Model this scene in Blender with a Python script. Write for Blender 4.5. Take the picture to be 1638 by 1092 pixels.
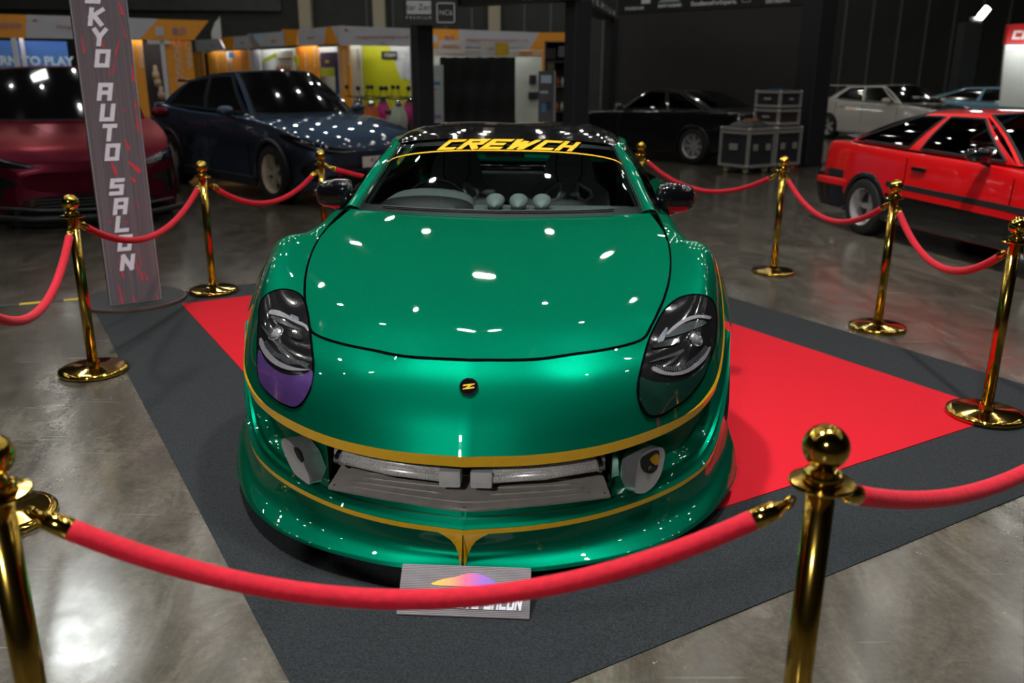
import bpy, bmesh, math, random
from mathutils import Vector, Matrix
from mathutils.bvhtree import BVHTree
from mathutils.geometry import delaunay_2d_cdt
random.seed(7)
for o in list(bpy.data.objects): bpy.data.objects.remove(o)
scene = bpy.context.scene
COL = scene.collection
PI = math.pi

# ---------------------------------------------------------------- camera
FPX, PITCH, ROLL, CAMH, IW, IH = 1386.3, 0.29813, 0.00606, 1.564, 1638, 1092
_f = Vector((0, math.cos(PITCH), -math.sin(PITCH)))
_u0 = Vector((0, math.sin(PITCH), math.cos(PITCH)))
_r = math.cos(ROLL) * Vector((1, 0, 0)) + math.sin(ROLL) * _u0
_u = -math.sin(ROLL) * Vector((1, 0, 0)) + math.cos(ROLL) * _u0
CAMPOS = Vector((0, 0, CAMH))
cd = bpy.data.cameras.new('camera'); cam = bpy.data.objects.new('camera', cd); COL.objects.link(cam)
M = Matrix((_r, _u, -_f)).transposed().to_4x4(); M.translation = CAMPOS
cam.matrix_world = M
cd.sensor_width = 36; cd.lens = FPX / IW * 36; cd.clip_end = 200; cd.clip_start = 0.05
cd.dof.use_dof = True; cd.dof.focus_distance = 3.05; cd.dof.aperture_fstop = 2.6
scene.camera = cam

# ---------------------------------------------------------------- world and exposure
w = bpy.data.worlds.new('hall_air'); scene.world = w; w.use_nodes = True
w.node_tree.nodes['Background'].inputs[0].default_value = (0.55, 0.62, 0.66, 1)
w.node_tree.nodes['Background'].inputs[1].default_value = 0.03
vs = scene.view_settings
vs.view_transform = 'Standard'; vs.look = 'None'; vs.gamma = 1; vs.exposure = 0.0; vs.use_curve_mapping = False

# unseen flood lamps inferred from highlights and rope shadows; the last is added fill
def flood(loc, target, size, power, col, spread):
    d = bpy.data.lights.new('flood_light', 'AREA'); d.shape = 'RECTANGLE'; d.size = size; d.size_y = size * 0.6
    d.energy = power; d.color = col; d.spread = math.radians(spread)
    o = bpy.data.objects.new('flood_light', d); COL.objects.link(o)
    o.location = loc
    o.rotation_euler = (Vector(target) - Vector(loc)).to_track_quat('-Z', 'Y').to_euler()
    return o
FLOODS = [((-1.7, 2.9, 8.0), (-0.3, 3.0, 0.3), 0.55, 100, (1.0, 0.97, 0.93), 80),
          ((2.1, 3.2, 8.4), (1.0, 3.3, 0), 0.6, 76, (0.97, 1.0, 0.98), 75),
          ((-7.0, 12.0, 7.2), (-1.5, 4.2, 0.0), 0.95, 17, (0.93, 1.0, 0.98), 90),
          ((-2.4, -5.6, 5.6), (-1.6, 5.0, 0.6), 0.45, 84, (1.0, 0.98, 0.95), 85),  # inferred from the front rope's shadow, aimed left as fill for the sign column
          ((2.6, 5.0, 8.6), (4.6, 8.4, 0.8), 0.5, 62, (1.0, 0.98, 0.96), 50)]  # fill lamp added to brighten the red hatchback
for a in FLOODS: flood(*a)

# ---------------------------------------------------------------- pixel helpers (a pixel gives a direction only)
def ray(px, py):
    return (_f + ((px - IW / 2) / FPX) * _r - ((py - IH / 2) / FPX) * _u).normalized()
def gp(px, py, z=0.0):
    d = ray(px, py); return CAMPOS + d * ((z - CAMH) / d.z)
def at_y(px, py, y):
    d = ray(px, py); return CAMPOS + d * (y / d.y)

# ---------------------------------------------------------------- materials
MATS = {}
def mat(name, col, rough=0.5, metal=0.0, coat=0.0, var=0.06, scale=30.0, emit=0.0, trans=0.0, alpha=1.0, bump=0.0, sheen=0.0, coat_rough=0.03, spec=0.5, ior=1.5):
    if name in MATS: return MATS[name]
    m = bpy.data.materials.new(name); m.use_nodes = True
    nt = m.node_tree; b = nt.nodes['Principled BSDF']
    tc = nt.nodes.new('ShaderNodeTexCoord'); nz = nt.nodes.new('ShaderNodeTexNoise'); nz.inputs['Scale'].default_value = scale
    nz.inputs['Detail'].default_value = 3
    nt.links.new(tc.outputs['Object'], nz.inputs['Vector'])
    rp = nt.nodes.new('ShaderNodeValToRGB')
    rp.color_ramp.elements[0].position = 0.3; rp.color_ramp.elements[1].position = 0.7
    rp.color_ramp.elements[0].color = tuple(max(0, c * (1 - var)) for c in col) + (1,)
    rp.color_ramp.elements[1].color = tuple(min(1, c * (1 + var)) for c in col) + (1,)
    nt.links.new(nz.outputs['Fac'], rp.inputs['Fac']); nt.links.new(rp.outputs['Color'], b.inputs['Base Color'])
    b.inputs['Roughness'].default_value = rough; b.inputs['Metallic'].default_value = metal
    b.inputs['Coat Weight'].default_value = coat; b.inputs['Coat Roughness'].default_value = coat_rough
    b.inputs['Specular IOR Level'].default_value = spec; b.inputs['IOR'].default_value = ior
    if emit:
        nt.links.new(rp.outputs['Color'], b.inputs['Emission Color']); b.inputs['Emission Strength'].default_value = emit
    b.inputs['Transmission Weight'].default_value = trans; b.inputs['Alpha'].default_value = alpha
    if sheen: b.inputs['Sheen Weight'].default_value = sheen; b.inputs['Sheen Roughness'].default_value = 0.4
    if bump:
        bp = nt.nodes.new('ShaderNodeBump'); bp.inputs['Strength'].default_value = bump; bp.inputs['Distance'].default_value = 0.003
        nt.links.new(nz.outputs['Fac'], bp.inputs['Height']); nt.links.new(bp.outputs['Normal'], b.inputs['Normal'])
    MATS[name] = m; return m

def thin_glass(name, tint, gloss=0.06):
    m = bpy.data.materials.new(name); m.use_nodes = True; nt = m.node_tree
    out = nt.nodes['Material Output']; nt.nodes.remove(nt.nodes['Principled BSDF'])
    tr = nt.nodes.new('ShaderNodeBsdfTransparent'); tr.inputs[0].default_value = tint + (1,)
    gl = nt.nodes.new('ShaderNodeBsdfGlossy'); gl.inputs['Roughness'].default_value = 0.02
    fr = nt.nodes.new('ShaderNodeFresnel'); fr.inputs[0].default_value = 1.5
    mx = nt.nodes.new('ShaderNodeMixShader')
    nt.links.new(fr.outputs[0], mx.inputs[0]); nt.links.new(tr.outputs[0], mx.inputs[1]); nt.links.new(gl.outputs[0], mx.inputs[2])
    nt.links.new(mx.outputs[0], out.inputs[0]); MATS[name] = m; return m

# ---------------------------------------------------------------- mesh helpers
class MB:
    def __init__(s): s.v = []; s.f = []
    def add(s, vs, fs):
        n = len(s.v); s.v += [tuple(v) for v in vs]; s.f += [tuple(i + n for i in f) for f in fs]; return s
    def box(s, a, b, bevel=0):
        (x0, y0, z0), (x1, y1, z1) = a, b
        x0, x1 = min(x0, x1), max(x0, x1); y0, y1 = min(y0, y1), max(y0, y1); z0, z1 = min(z0, z1), max(z0, z1)
        if not bevel:
            return s.add([(x0,y0,z0),(x1,y0,z0),(x1,y1,z0),(x0,y1,z0),(x0,y0,z1),(x1,y0,z1),(x1,y1,z1),(x0,y1,z1)],
                         [(0,3,2,1),(4,5,6,7),(0,1,5,4),(1,2,6,5),(2,3,7,6),(3,0,4,7)])
        bm = bmesh.new(); bmesh.ops.create_cube(bm, size=1)
        for v in bm.verts: v.co = Vector(((x0+x1)/2 + v.co.x*(x1-x0), (y0+y1)/2 + v.co.y*(y1-y0), (z0+z1)/2 + v.co.z*(z1-z0)))
        bmesh.ops.bevel(bm, geom=list(bm.edges), offset=bevel, segments=2, affect='EDGES', profile=0.6)
        bm.verts.index_update(); s.add([v.co[:] for v in bm.verts], [[v.index for v in f.verts] for f in bm.faces]); bm.free(); return s
    def grid(s, P, flip=False, close=False):
        R, C = len(P), len(P[0]); vs = [p for r in P for p in r]; fs = []
        for i in range(R - 1):
            for j in range(C - 1 + (1 if close else 0)):
                k = (j + 1) % C
                q = (i*C+j, i*C+k, (i+1)*C+k, (i+1)*C+j)
                fs.append(q[::-1] if flip else q)
        return s.add(vs, fs)
    def tube(s, path, r, n=8, cap=True):
        path = [Vector(p) for p in path]; rings = []; up = None
        for i, p in enumerate(path):
            t = (path[min(i+1, len(path)-1)] - path[max(i-1, 0)]).normalized()
            if up is None: up = t.orthogonal().normalized()
            up = (up - t * up.dot(t)); up = up.normalized() if up.length > 1e-6 else t.orthogonal().normalized()
            sd = t.cross(up); rr = r[i] if isinstance(r, (list, tuple)) else r
            rings.append([p + (up * math.cos(a) + sd * math.sin(a)) * rr for a in (2*PI*k/n for k in range(n))])
        base = len(s.v); s.grid(rings, close=True)
        if cap:
            s.f.append(tuple(base + k for k in range(n))[::-1]); e = base + (len(path)-1)*n
            s.f.append(tuple(e + k for k in range(n)))
        return s
    def lathe(s, prof, n=24, origin=(0,0,0), axis='z', cap=True):
        rings = []
        for r, h in prof:
            ring = []
            for k in range(n):
                a = 2*PI*k/n; x, y = r*math.cos(a), r*math.sin(a)
                p = (x, y, h) if axis == 'z' else ((h, x, y) if axis == 'x' else (y, h, x))
                ring.append((p[0]+origin[0], p[1]+origin[1], p[2]+origin[2]))
            rings.append(ring)
        base = len(s.v); s.grid(rings, close=True)
        if cap and prof[0][0] > 1e-5: s.f.append(tuple(base + k for k in range(n))[::-1])
        if cap and prof[-1][0] > 1e-5: e = base + (len(prof)-1)*n; s.f.append(tuple(e + k for k in range(n)))
        return s
    def prism(s, pts, h0, h1, plane='xy'):
        n = len(pts)
        def m(p, h): return (p[0], p[1], h) if plane == 'xy' else ((p[0], h, p[1]) if plane == 'xz' else (h, p[0], p[1]))
        return s.add([m(p, h0) for p in pts] + [m(p, h1) for p in pts],
                     [tuple(range(n))[::-1], tuple(range(n, 2*n))] + [(i, (i+1) % n, n+(i+1) % n, n+i) for i in range(n)])
    def obj(s, name, m, parent=None, smooth=False, angle=None, fix=True, loc=None, rot=None):
        me = bpy.data.meshes.new(name); me.from_pydata(s.v, [], s.f); me.validate()
        if fix:
            bm = bmesh.new(); bm.from_mesh(me)
            bmesh.ops.remove_doubles(bm, verts=list(bm.verts), dist=1e-6)
            bmesh.ops.recalc_face_normals(bm, faces=list(bm.faces)); bm.to_mesh(me); bm.free()
        me.materials.append(m)
        if smooth:
            for p in me.polygons: p.use_smooth = True
            if angle: me.set_sharp_from_angle(angle=math.radians(angle))
        o = bpy.data.objects.new(name, me); COL.objects.link(o); o.parent = parent
        if loc: o.location = loc
        if rot: o.rotation_euler = rot
        return o

def thing(name, label, cat, loc=(0,0,0), rz=0.0, group=None):
    o = bpy.data.objects.new(name, None); COL.objects.link(o); o.empty_display_size = 0.1
    o.location = loc; o.rotation_euler = (0, 0, rz); o['label'] = label; o['category'] = cat
    if group: o['group'] = group
    return o
def tag(o, label, cat, group=None):
    o['label'] = label; o['category'] = cat
    if group: o['group'] = group
    return o
def struct(o, label=None):
    o['kind'] = 'structure'
    if label: o['label'] = label
    return o
def copy_tree(o, parent=None):
    c = o.copy(); COL.objects.link(c); c.parent = parent
    for ch in list(o.children): copy_tree(ch, c)
    return c

def crv(P, n):
    """Catmull-Rom through P, n samples per span"""
    P = [Vector(p) for p in P]; out = []
    for i in range(len(P) - 1):
        p1, p2 = P[i], P[i+1]
        p0 = P[i-1] if i > 0 else p1*2 - p2
        p3 = P[i+2] if i + 2 < len(P) else p2*2 - p1
        for k in range(n):
            t = k / n; t2 = t*t; t3 = t2*t
            out.append(0.5*((2*p1) + (p2-p0)*t + (2*p0-5*p1+4*p2-p3)*t2 + (3*p1-p0-3*p2+p3)*t3))
    out.append(P[-1]); return out
def surf(ctrl, nr, nc):
    """ctrl rows x cols -> dense grid (nr per row span, nc per column span)"""
    rows = [crv(r, nc) for r in ctrl]
    cols = [crv([r[j] for r in rows], nr) for j in range(len(rows[0]))]
    return [[c[i] for c in cols] for i in range(len(cols[0]))]
def mirror(P): return [[Vector((-p[0], p[1], p[2])) for p in r] for r in P]
def both(P, mb=None):
    mb = mb or MB(); mb.grid(P); mb.grid(mirror(P), flip=True); return mb

# blocky stroke lettering, used for the squared italic wordmarks
SF = {'T':[[(0,6),(4,6)],[(2,6),(2,0)]],'O':[[(0,0),(4,0),(4,6),(0,6),(0,0)]],'K':[[(0,0),(0,6)],[(4,6),(0,2.8)],[(1.2,3.4),(4,0)]],
 'Y':[[(0,6),(2,3),(4,6)],[(2,3),(2,0)]],'A':[[(0,0),(0,6),(4,6),(4,0)],[(0,2.6),(4,2.6)]],'U':[[(0,6),(0,0),(4,0),(4,6)]],
 'S':[[(4,6),(0,6),(0,3.2),(4,3.2),(4,0),(0,0)]],'L':[[(0,6),(0,0),(4,0)]],'N':[[(0,0),(0,6),(4,0),(4,6)]],
 'C':[[(4,6),(0,6),(0,0),(4,0)]],'R':[[(0,0),(0,6),(4,6),(4,3.2),(0,3.2)],[(1.8,3.2),(4,0)]],'E':[[(4,6),(0,6),(0,0),(4,0)],[(0,3),(3.4,3)]],
 'W':[[(0,6),(1,0),(2.2,4.6),(3.6,0),(4.8,6)]],'H':[[(0,0),(0,6)],[(4,0),(4,6)],[(0,3),(4,3)]],'I':[[(0,0),(0,6)]],'G':[[(4,6),(0,6),(0,0),(4,0),(4,3),(2.2,3)]],
 'D':[[(0,0),(0,6),(3.2,6),(4,5),(4,1),(3.2,0),(0,0)]],'P':[[(0,0),(0,6),(4,6),(4,2.8),(0,2.8)]],'M':[[(0,0),(0,6),(2.4,2),(4.8,6),(4.8,0)]],'B':[[(0,0),(0,6),(4,6),(4,0),(0,0)],[(0,3.1),(4,3.1)]],
 'X':[[(0,0),(4,6)],[(0,6),(4,0)]],'Z':[[(0,6),(4,6),(0,0),(4,0)]],' ':[]}
def stroke_quads(ch, th):
    """quads (2D, unit letter height 1) of a stroke letter"""
    out = []; h = th / 2
    for pl in SF[ch]:
        pts = [Vector((x/6.0, y/6.0)) for x, y in pl]
        pts = [Vector((p.x*(1-th*0.9)+th*0.5*0.9, p.y*(1-th)+th/2)) for p in pts]
        for a, b in zip(pts, pts[1:]):
            d = (b-a).normalized(); n = Vector((-d.y, d.x))*h; e = d*h*0.98
            out.append([a-e+n, a-e-n, b+e-n, b+e+n])
    return out
def word_quads(word, th=0.2, shear=0.2, gap=0.16):
    x = 0; out = []
    for ch in word:
        wd = {' ':0.35,'I':th,'W':0.86,'M':0.86}.get(ch, 0.70)
        for q in stroke_quads(ch, th): out.append([Vector((p.x + x + shear*p.y, p.y)) for p in q])
        x += wd + gap
    return out, x - gap
def text_mesh(name, body, size, m, parent, mw, extrude=0.002, align='CENTER', offset=0.0, shear=0.0):
    """flat lettering from the built-in font, as a mesh; mw = local matrix (text in its xy plane)"""
    cu = bpy.data.curves.new(name, 'FONT'); cu.body = body; cu.size = size; cu.extrude = extrude; cu.align_x = align; cu.align_y = 'CENTER'
    cu.offset = offset; cu.shear = shear; cu.resolution_u = 3
    t = bpy.data.objects.new(name, cu); COL.objects.link(t)
    me = bpy.data.meshes.new_from_object(t.evaluated_get(bpy.context.evaluated_depsgraph_get()))
    bpy.data.objects.remove(t); bpy.data.curves.remove(cu)
    me.name = name; me.materials.clear(); me.materials.append(m)
    o = bpy.data.objects.new(name, me); COL.objects.link(o); o.parent = parent; o.matrix_local = mw; return o
def frame(origin, xdir, up):
    """matrix whose x axis is xdir, y axis up, z their normal"""
    x = Vector(xdir).normalized(); u = Vector(up); u = (u - x*u.dot(x)).normalized(); z = x.cross(u)
    m = Matrix((x, u, z)).transposed().to_4x4(); m.translation = Vector(origin); return m

def fill2d(outline, step):
    """triangulated filled outline with interior points"""
    n = len(outline); xs = [p[0] for p in outline]; ys = [p[1] for p in outline]
    def inside(x, y):
        r = False
        for i in range(n):
            (x1, y1), (x2, y2) = outline[i], outline[i-1]
            if (y1 > y) != (y2 > y) and x < (x2-x1)*(y-y1)/(y2-y1)+x1: r = not r
        return r
    pts = [Vector(p) for p in outline]
    x = min(xs) + step/2
    while x < max(xs):
        y = min(ys) + step/2
        while y < max(ys):
            if inside(x, y) and min((Vector((x, y))-Vector(q)).length for q in outline) > step*0.35: pts.append(Vector((x, y)))
            y += step
        x += step
    v, e, f, *_ = delaunay_2d_cdt(pts, [(i, (i+1) % n) for i in range(n)], [], 1, 1e-6)
    return v, f
def smooth_loop(pts, n=4):
    P = [Vector((p[0], p[1], 0)) for p in pts]; N = len(P); out = []
    for i in range(N):
        p0, p1, p2, p3 = P[i-1], P[i], P[(i+1) % N], P[(i+2) % N]
        for k in range(n):
            t = k/n
            q = 0.5*((2*p1)+(p2-p0)*t+(2*p0-5*p1+4*p2-p3)*t*t+(3*p1-p0-3*p2+p3)*t**3)
            out.append((q.x, q.y))
    return out
# ================================================================ hall shell
def floor_material():
    m = bpy.data.materials.new('polished_concrete'); m.use_nodes = True; nt = m.node_tree; b = nt.nodes['Principled BSDF']
    N = nt.nodes.new; L = nt.links.new
    tc = N('ShaderNodeTexCoord')
    def noise(scale, detail=6, rough=0.6, dist=0.0, vec=None):
        n = N('ShaderNodeTexNoise'); n.inputs['Scale'].default_value = scale; n.inputs['Detail'].default_value = detail
        n.inputs['Roughness'].default_value = rough; n.inputs['Distortion'].default_value = dist
        L(vec or tc.outputs['Object'], n.inputs['Vector']); return n
    def ramp(src, *els):
        r = N('ShaderNodeValToRGB'); cr = r.color_ramp
        while len(cr.elements) < len(els): cr.elements.new(0.5)
        for e, (p, c) in zip(cr.elements, els): e.position = p; e.color = c + (1,)
        L(src, r.inputs['Fac']); return r
    def mix(fac, a, c, mode='MIX'):
        x = N('ShaderNodeMix'); x.data_type = 'RGBA'; x.blend_type = mode
        if isinstance(fac, float): x.inputs[0].default_value = fac
        else: L(fac, x.inputs[0])
        L(a, x.inputs[6]); L(c, x.inputs[7]); return x.outputs[2]
    mp = N('ShaderNodeMapping'); mp.inputs['Scale'].default_value = (1, 0.45, 1); mp.inputs['Rotation'].default_value = (0, 0, 0.5)
    L(tc.outputs['Object'], mp.inputs['Vector'])
    big = ramp(noise(0.55, 5, 0.6, 0.4).outputs['Fac'], (0.35, (0.046, 0.038, 0.028)), (0.62, (0.105, 0.096, 0.076)))
    mid = ramp(noise(3.2, 9, 0.72, 1.2, mp.outputs['Vector']).outputs['Fac'], (0.3, (0.030, 0.025, 0.019)), (0.52, (0.090, 0.079, 0.062)), (0.72, (0.18, 0.165, 0.135)))
    c1 = mix(0.72, big.outputs[0], mid.outputs[0])
    fine = ramp(noise(38, 8, 0.75).outputs['Fac'], (0.3, (0.62, 0.62, 0.62)), (0.7, (1.3, 1.3, 1.3)))
    c2 = mix(0.8, c1, fine.outputs[0], 'MULTIPLY')
    sp = ramp(noise(26, 4, 0.6).outputs['Fac'], (0.70, (0, 0, 0)), (0.76, (1, 1, 1)))
    dust = N('ShaderNodeRGB'); dust.outputs[0].default_value = (0.42, 0.40, 0.36, 1)
    c3 = mix(sp.outputs[0], c2, dust.outputs[0])
    # scratches: stretched noise
    ms = N('ShaderNodeMapping'); ms.inputs['Scale'].default_value = (0.8, 22, 1); ms.inputs['Rotation'].default_value = (0, 0, 0.6)
    L(tc.outputs['Object'], ms.inputs['Vector'])
    sc = ramp(noise(2.6, 2, 0.5, 0.3, ms.outputs['Vector']).outputs['Fac'], (0.68, (0, 0, 0)), (0.74, (0.22, 0.22, 0.22)))
    c4 = mix(sc.outputs[0], c3, dust.outputs[0])
    L(c4, b.inputs['Base Color'])
    rr = ramp(noise(5, 6, 0.7, 0.5).outputs['Fac'], (0.3, (0.11,)*3), (0.75, (0.25,)*3))
    L(rr.outputs[0], b.inputs['Roughness'])
    b.inputs['Specular IOR Level'].default_value = 0.62
    bp = N('ShaderNodeBump'); bp.inputs['Strength'].default_value = 0.12; bp.inputs['Distance'].default_value = 0.004
    L(noise(9, 8, 0.7).outputs['Fac'], bp.inputs['Height']); L(bp.outputs[0], b.inputs['Normal'])
    return m
struct(MB().box((-26, -9, -0.1), (26, 44.3, 0)).obj('floor', floor_material()), 'polished grey brown concrete hall floor')
WALLM = mat('wall_dark', (0.030, 0.034, 0.033), 0.75, var=0.15, scale=2)
WALLG = mat('wall_grey', (0.055, 0.06, 0.057), 0.7, var=0.2, scale=1.5)
SEAM = mat('panel_seam', (0.10, 0.105, 0.10), 0.6)
def wall_panels(parent, x0, x1, y, step, top, m):
    """the back wall is clad with tall panels; each is its own piece, with a batten over every joint"""
    x = x0; k = 0; me = None
    while x < x1 - 1e-6:
        if me is None:
            p = MB().box((0.02, -0.06, 0), (step-0.02, 0, top)).obj('panel', m, parent, loc=(x, y, 0)); me = p
        else:
            p = me.copy(); COL.objects.link(p); p.location = (x, y, 0)
        x += step; k += 1
WB = struct(MB().box((-26, 44, 0), (26, 44.3, 13)).obj('wall_back', WALLM), 'dark back wall of the exhibition hall')
wall_panels(WB, -7, 9.25, 44, 1.25, 13, mat('wall_panel_green', (0.020, 0.026, 0.023), 0.6, var=0.2, scale=2))
wall_panels(WB, 9.25, 24.85, 44, 1.3, 13, mat('wall_panel_grey', (0.026, 0.028, 0.027), 0.55, var=0.25, scale=0.4))
bt = None
for x in [-7+1.25*i for i in range(13)] + [9.25+1.3*i for i in range(13)]:
    if bt is None: bt = MB().box((-0.045, -0.12, 0), (0.045, -0.06, 13)).obj('batten', SEAM, WB, loc=(x, 44, 0))
    else: c = bt.copy(); COL.objects.link(c); c.location = (x, 44, 0)
for px in (489, 607, 791):
    p = at_y(px, 20, 43.6)
    q = struct(MB().box((-0.28, -0.25, 0), (0.28, 0.25, 13)).obj('wall_column', mat('cream_column', (0.40, 0.36, 0.26), 0.7), loc=(p.x, 43.6, 0)), 'cream pilaster standing against the dark back wall')
struct(MB().box((-26, 43.7, 4.4), (-11, 44, 13)).obj('wall_left_bay', WALLG), 'grey cladding on the left part of the back wall')
struct(MB().box((-26.3, -9, 0), (-26, 44, 13)).obj('wall_left', WALLM), 'dark left wall of the hall')
struct(MB().box((26, -9, 0), (26.3, 44, 13)).obj('wall_right', WALLM), 'dark right wall of the hall')
struct(MB().box((-26, -9.3, 0), (26, -9, 13)).obj('wall_front', WALLM), 'dark wall behind the visitor')
struct(MB().box((-26, -9, 13), (26, 44, 13.2)).obj('ceiling', mat('ceiling_dark', (0.02, 0.021, 0.022), 0.8)), 'dark hall ceiling')

# high-bay lamps: round aluminium housings with a bright diffuser
LH = mat('lamp_housing', (0.35, 0.35, 0.36), 0.4, 0.8)
LE = mat('lamp_diffuser', (1.0, 0.97, 0.90), 0.5, emit=125.0, var=0.0)
proto = thing('high_bay_lamp', 'round high bay lamp hanging under the dark hall ceiling', 'lamp', (0, 0, 10.4), 0, 'high bay lamps under the hall ceiling')
MB().lathe([(0.05, 0.5), (0.08, 0.35), (0.11, 0.1), (0.125, 0.03), (0.0, 0.032)], 20).obj('housing', LH, proto, True)
MB().lathe([(0.0, 0.0), (0.105, 0.0), (0.105, 0.03), (0, 0.03)], 20).obj('diffuser', LE, proto)
MB().box((-0.02, -0.02, 0.5), (0.02, 0.02, 2.6)).obj('suspension_rod', LH, proto)
k = 0
for i in range(11):
    for j in range(16):
        x, y = -16 + 3.2*i + (.8 if j % 2 else -.8), -6.5 + 3.05*j
        if y < 0.5: continue
        o = proto if k == 0 else copy_tree(proto)
        o.location = (x, y, 10.4 if k % 3 else 9.9); k += 1
# flood lamp housings around the lights set at the top
for k, (loc, tgt, size, pw, cl, sp_) in enumerate(FLOODS):
    d = (Vector(tgt)-Vector(loc)); e = d.to_track_quat('-Z', 'Y').to_euler()
    o = thing('flood_lamp_housing', ['black flood lamp hanging high over the left front of the green car', 'black flood lamp hanging high over the right side of the green car', 'black flood lamp hanging high on the left beyond the sign column', 'black flood lamp hanging high behind the visitor', 'added black flood lamp, out of view, hanging high to brighten the red hatchback'][k], 'lamp', loc)
    o.rotation_euler = e
    s = size/2
    b = MB()
    for (a, c) in (((-s-0.04, -s*0.6-0.04, 0.01), (-s-0.01, s*0.6+0.04, 0.16)), ((s+0.01, -s*0.6-0.04, 0.01), (s+0.04, s*0.6+0.04, 0.16)),
                   ((-s-0.04, -s*0.6-0.04, 0.01), (s+0.04, -s*0.6-0.01, 0.16)), ((-s-0.04, s*0.6+0.01, 0.01), (s+0.04, s*0.6+0.04, 0.16)), ((-s, -s*0.6, 0.12), (s, s*0.6, 0.16))):
        b.box(a, c)
    b.obj('housing', mat('black_metal', (0.02, 0.02, 0.02), 0.5, 0.5), o)
    t = MB().box((-0.02, -0.02, 0.16), (0.02, 0.02, 2.6)).obj('hanger', mat('black_metal', (0.02, 0.02, 0.02)), o)

# ================================================================ carpets
TH = math.radians(31)
E1, E2 = Vector((math.cos(TH), math.sin(TH), 0)), Vector((-math.sin(TH), math.cos(TH), 0))
def carpet(name, m, u0, u1, v0, v1, z0, z1, label, n=40):
    mb = MB(); top = []; 
    for i in range(n+1):
        row = []
        for j in range(n+1):
            u, v = u0+(u1-u0)*i/n, v0+(v1-v0)*j/n
            z = z1 + (0.0006*math.sin(u*9+v*3)+0.0005*math.sin(v*13-u*4))
            row.append(E1*u+E2*v+Vector((0, 0, z)))
        top.append(row)
    mb.grid(top)
    ring = [top[i][0] for i in range(n+1)]+[top[n][j] for j in range(1, n+1)]+[top[i][n] for i in range(n-1, -1, -1)]+[top[0][j] for j in range(n-1, 0, -1)]
    mb.grid([ring, [Vector((p.x, p.y, z0)) for p in ring]], close=True)
    o = mb.obj(name, m, smooth=True, angle=40); tag(o, label, 'carpet'); return o
carpet('black_carpet', mat('carpet_black', (0.022, 0.025, 0.028), 0.95, var=0.5, scale=160, bump=0.5, spec=0.12, sheen=0.10), 0.5, 4.59, 1.6, 6.67, 0.0005, 0.004, 'black carpet lying on the concrete, larger rectangle under the red one')
carpet('red_carpet', mat('carpet_red', (0.565, 0.011, 0.022), 0.95, var=0.14, scale=240, bump=0.5, spec=0.15), 1.05, 4.08, 2.115, 6.28, 0.0045, 0.008, 'red carpet rectangle laid on the black carpet under the green sports car')

# ================================================================ stanchions and ropes
BRASS = mat('brass', (0.62, 0.40, 0.07), 0.09, 1.0, var=0.08, scale=8)
BRASS2 = mat('brass_pole', (0.50, 0.32, 0.06), 0.16, 1.0, var=0.15, scale=14)
VELVET = mat('red_velvet', (0.60, 0.003, 0.022), 0.85, var=0.12, scale=70, bump=0.5, sheen=0.06)
proto_s = thing('rope_stanchion', '', 'stanchion', group='brass rope stanchions around the green car')
MB().lathe([(0.0, 0.0), (0.172, 0.0), (0.178, 0.006), (0.178, 0.018), (0.172, 0.025), (0.15, 0.028), (0.07, 0.034), (0.036, 0.04), (0.033, 0.06), (0.0275, 0.062)], 48).obj('base', BRASS, proto_s, True, 50)
MB().lathe([(0.0268, 0.05), (0.0268, 0.838)], 32).obj('pole', BRASS2, proto_s, True)
MB().lathe([(0.0, 0.836), (0.03, 0.836), (0.058, 0.842), (0.06, 0.846), (0.058, 0.85), (0.034, 0.851), (0.037, 0.858), (0.034, 0.868), (0.02, 0.874), (0.0, 0.874)], 32).obj('collar', BRASS, proto_s, True, 40)
MB().lathe([(0.016, 0.872)] + [(max(1e-6, 0.0425*math.sin(a)), 0.9175-0.0425*math.cos(a)) for a in [0.38+i*(PI-0.38)/14 for i in range(15)]], 32).obj('ball_finial', BRASS, proto_s, True)
def px_s(px, py): p = gp(px, py); return (p.x, p.y, 0)
ST = {'A': px_s(151, 595), 'B': px_s(342, 468), 'E': px_s(1237, 436), 'F': px_s(1403, 525), 'G': px_s(1575, 667), 'I': px_s(8, 828),
      'C': (-1.60, 7.33, 0), 'D': (1.225, 8.48, 0), 'H': (0.576, 1.46, 0), 'K': (2.02, 2.5, 0), 'J': (-0.92, 1.397, 0)}
SL = {'A': 'brass stanchion to the left, in front of the tall printed sign column', 'B': 'brass stanchion standing on the carpet edge right beside the sign column',
      'C': 'brass stanchion behind the green car, in front of the dark blue crossover', 'D': 'brass stanchion behind the roof of the green car at right, before the black coupe',
      'E': 'brass stanchion on bare concrete left of the red hatchback', 'F': 'brass stanchion before the rear wheel of the red hatchback', 'G': 'brass stanchion standing on the far right carpet corner, cut by the picture edge',
      'H': 'nearest brass stanchion at lower right, its base out of view', 'J': 'brass stanchion cut off at the lower left picture corner', 'K': 'brass stanchion just beyond the right picture edge, holding the rope end', 'I': 'brass stanchion at the left picture edge of which mainly the round base shows'}
first = True
for k, p in ST.items():
    o = proto_s if first else copy_tree(proto_s); first = False
    z = 0.0095 if k in ('B', 'G') else (0.0055 if k == 'A' else 0.0)
    o.location = (p[0], p[1], z); o.rotation_euler.z = random.random(); o['label'] = SL[k]
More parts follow.
